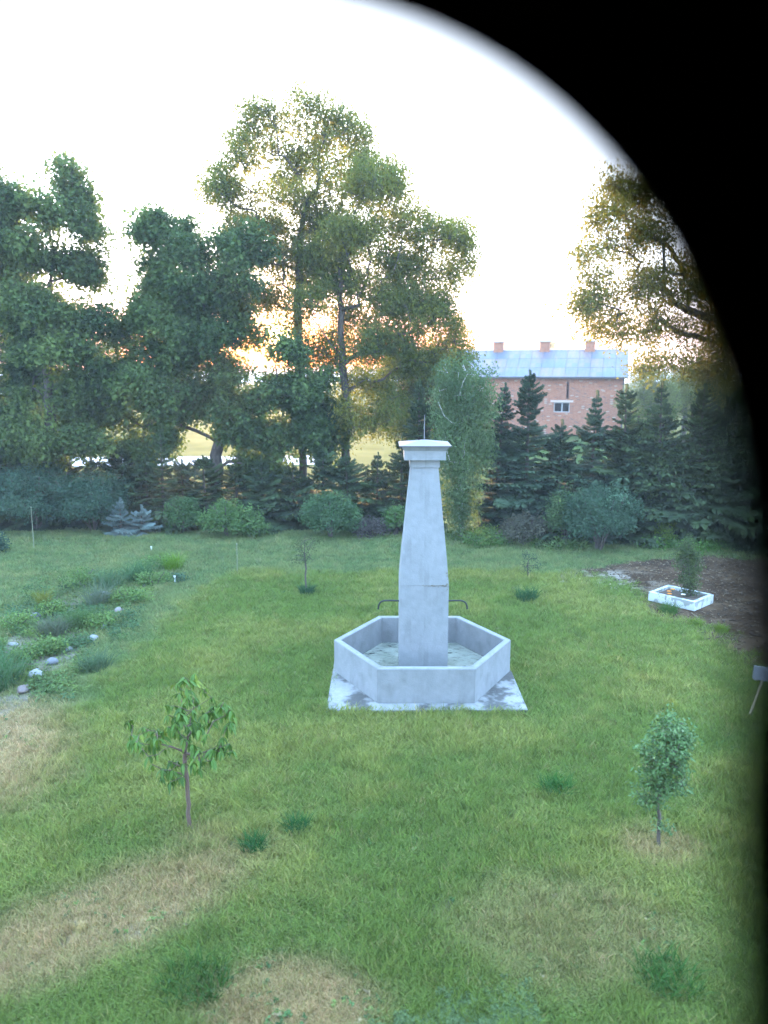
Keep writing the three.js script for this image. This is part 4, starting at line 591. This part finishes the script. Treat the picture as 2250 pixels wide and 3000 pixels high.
// ---------------------------------------------------------------- the brick barn
{
  const yaw = -0.28, t = thing('brick_barn', 'long red brick barn with pale metal roof behind the right spruces', 'barn', [18.4, 0, -60], yaw);
  // local axes: x along the facade (0 at its right end, negative to the left), z towards the garden
  const LEN = 18, DEP = 7, EH = 4.62, RH = 6.55;
  const brickTex = tex(1024, 512, (u, v) => {
    const bw = 40, bh = 32, row = Math.floor(v * bh), uu = u * bw / 2 + (row % 2) * 0.5, col = Math.floor(uu), fu = uu - col, fv = v * bh - row, r = hash(col % (bw / 2) + 3, row), n = fbm(u * 60, v * 30), big = fbm(u * 4 + 3, v * 3);
    let c = mix3([0.33, 0.088, 0.032], [0.41, 0.15, 0.066], r); c = mix3(c, [0.24, 0.08, 0.045], big > 0.5 ? 0.4 : 0.1); if (r > 0.97) c = [0.40, 0.30, 0.22]; if (r < 0.06) c = [0.18, 0.075, 0.05];
    const mortar = Math.min(fu, 1 - fu) < 0.045 || Math.min(fv, 1 - fv) < 0.11; return (mortar ? [0.32, 0.22, 0.16] : c).map((k) => k * (0.8 + 0.4 * n));
  });
  brickTex.repeat.set(1 / 5, 1 / 2.4);
  const brick = std(0xffffff, 0.92, { map: brickTex, bumpMap: brickTex, bumpScale: 0.01 });
  const sx = -4.62, wy = 1.72, ww = 1.22, wh = 0.78;             // the little window
  const wall = (pts, holes, depth) => { const s = new THREE.Shape(pts.map(([x, y]) => new THREE.Vector2(x, y))); holes.forEach((h) => s.holes.push(new THREE.Path(h.map(([x, y]) => new THREE.Vector2(x, y))))); return new THREE.ExtrudeGeometry(s, { depth, bevelEnabled: false }); };
  const rect = (x0, x1, y0, y1) => [[x0, y0], [x1, y0], [x1, y1], [x0, y1]];
  part('wall', wall(rect(-LEN, 0, 0, EH), [rect(sx - ww / 2, sx + ww / 2, wy, wy + wh), rect(-4.3, -4.12, 2.78, 4.1)], 0.4).translate(0, 0, -0.4), brick, t);
  part('wall', wall(rect(-LEN, 0, 0, EH), [], 0.4).translate(0, 0, -DEP), brick, t);
  for (const x of [-0.4, -LEN]) { const g = wall([[0.4, 0], [DEP - 0.4, 0], [DEP - 0.4, EH], [DEP / 2, RH - 0.12], [0.4, EH]], [], 0.4); g.rotateY(Math.PI / 2); g.translate(x, 0, 0); part('gable', g, brick, t); }
  part('barn_floor', box(LEN - 0.8, 0.1, DEP - 0.8, -LEN / 2, 0.05, -DEP / 2), std([0.2, 0.19, 0.18]), t);
  const w = new THREE.Group(); w.name = 'window'; w.position.set(sx, wy, -0.12); t.add(w);
  const fm = std([0.36, 0.35, 0.33], 0.8);
  part('frame', mergeGeometries([box(ww, 0.07, 0.07, 0, 0.035, 0), box(ww, 0.07, 0.07, 0, wh - 0.035, 0), box(0.07, wh - 0.14, 0.07, -ww / 2 + 0.035, wh / 2, 0), box(0.07, wh - 0.14, 0.07, ww / 2 - 0.035, wh / 2, 0), box(0.09, wh - 0.14, 0.07, 0.02, wh / 2, 0)]), fm, w);
  for (const s of [-1, 1]) part('pane', box(0.5, wh - 0.142, 0.012, s * 0.285 + 0.01, wh / 2, -0.01), new THREE.MeshPhysicalMaterial({ color: rgb(0.35, 0.38, 0.42), roughness: 0.06, transmission: 1, thickness: 0 }), w);
  part('lintel', box(1.75, 0.16, 0.1, sx, wy + wh + 0.09, 0.01), std([0.52, 0.40, 0.33], 0.9), t);
  // roof of sheet panels, each slope in two rows
  const run = DEP / 2 + 0.35, slope = Math.atan2(RH - EH, DEP / 2), len = run / Math.cos(slope), pw = 0.95, nP = Math.round((LEN + 0.5) / pw);
  const roofTex = tex(512, 256, (u, v) => { const a = fbm(u * 6, v * 3), s = fbm(u * 26, v * 1.5 + 7), b = fbm(u * 60, v * 30); return mix3([0.115, 0.13, 0.165], [0.20, 0.15, 0.145], clamp((a - 0.42) * 2.4 + (s - 0.5) * 1.2)).map((k) => k * (0.85 + 0.3 * b)); });
  const rows = 3, roofMats = [0, 1, 2, 3].map((i) => { const m = roofTex.clone(); m.offset.set(i * 0.27, i * 0.4); m.needsUpdate = true; return std(rgb(0.92 + 0.05 * (i % 2), 0.93 + 0.03 * (i % 3), 0.95), 0.5, { map: m, metalness: 0.15 }); });
  let made = 0; const rl = len / rows, pg = box_uv(mergeGeometries([box(pw - 0.012, 0.03, rl + 0.05, 0, 0, 0), box(0.035, 0.03, rl + 0.05, -pw / 2 + 0.02, 0.03, 0)]), 6);
  for (const side of [1, -1]) for (let i = 0; i < nP; i++) for (let j = 0; j < rows; j++) {
    const d = (j + 0.5) * rl, m = part(made ? 'roof_sheet_' + String(made).padStart(3, '0') : 'roof_sheet', pg, roofMats[(i * 7 + j * 3 + (i * i) % 5) % 4], t); made++;
    m.rotation.x = side * slope; m.position.set(0.25 - pw / 2 - i * pw, RH - d * Math.sin(slope) + 0.05 - j * 0.012 + 0.024, -DEP / 2 + side * d * Math.cos(slope));
  }
  part('ridge_cap', new THREE.CylinderGeometry(0.09, 0.09, LEN + 0.5, 10).rotateZ(Math.PI / 2).translate(-LEN / 2, RH + 0.07, -DEP / 2), std([0.5, 0.44, 0.42], 0.6), t);
  part('gutter', box(LEN + 0.5, 0.13, 0.13, -LEN / 2, EH - 0.20, 0.42), std([0.06, 0.055, 0.055], 0.6), t);
  part('downpipe', new THREE.CylinderGeometry(0.06, 0.06, EH - 0.28, 8).translate(-0.05, (EH - 0.28) / 2, 0.08), std([0.08, 0.07, 0.07], 0.6), t);
  for (const x of [-10.15, -6.35, -2.75]) {
    const c = new THREE.Group(); c.name = 'chimney'; c.position.set(x, RH - 0.25, -DEP / 2); t.add(c);
    part('stack', box_uv(box(0.78, 0.95, 0.7, 0, 0.475, 0)), brick, c); part('cap', box(1.15, 0.16, 1.0, 0, 1.035, 0, 0.02), std([0.50, 0.42, 0.37], 0.9), c);
  }
}
renderer.render(scene, camera);
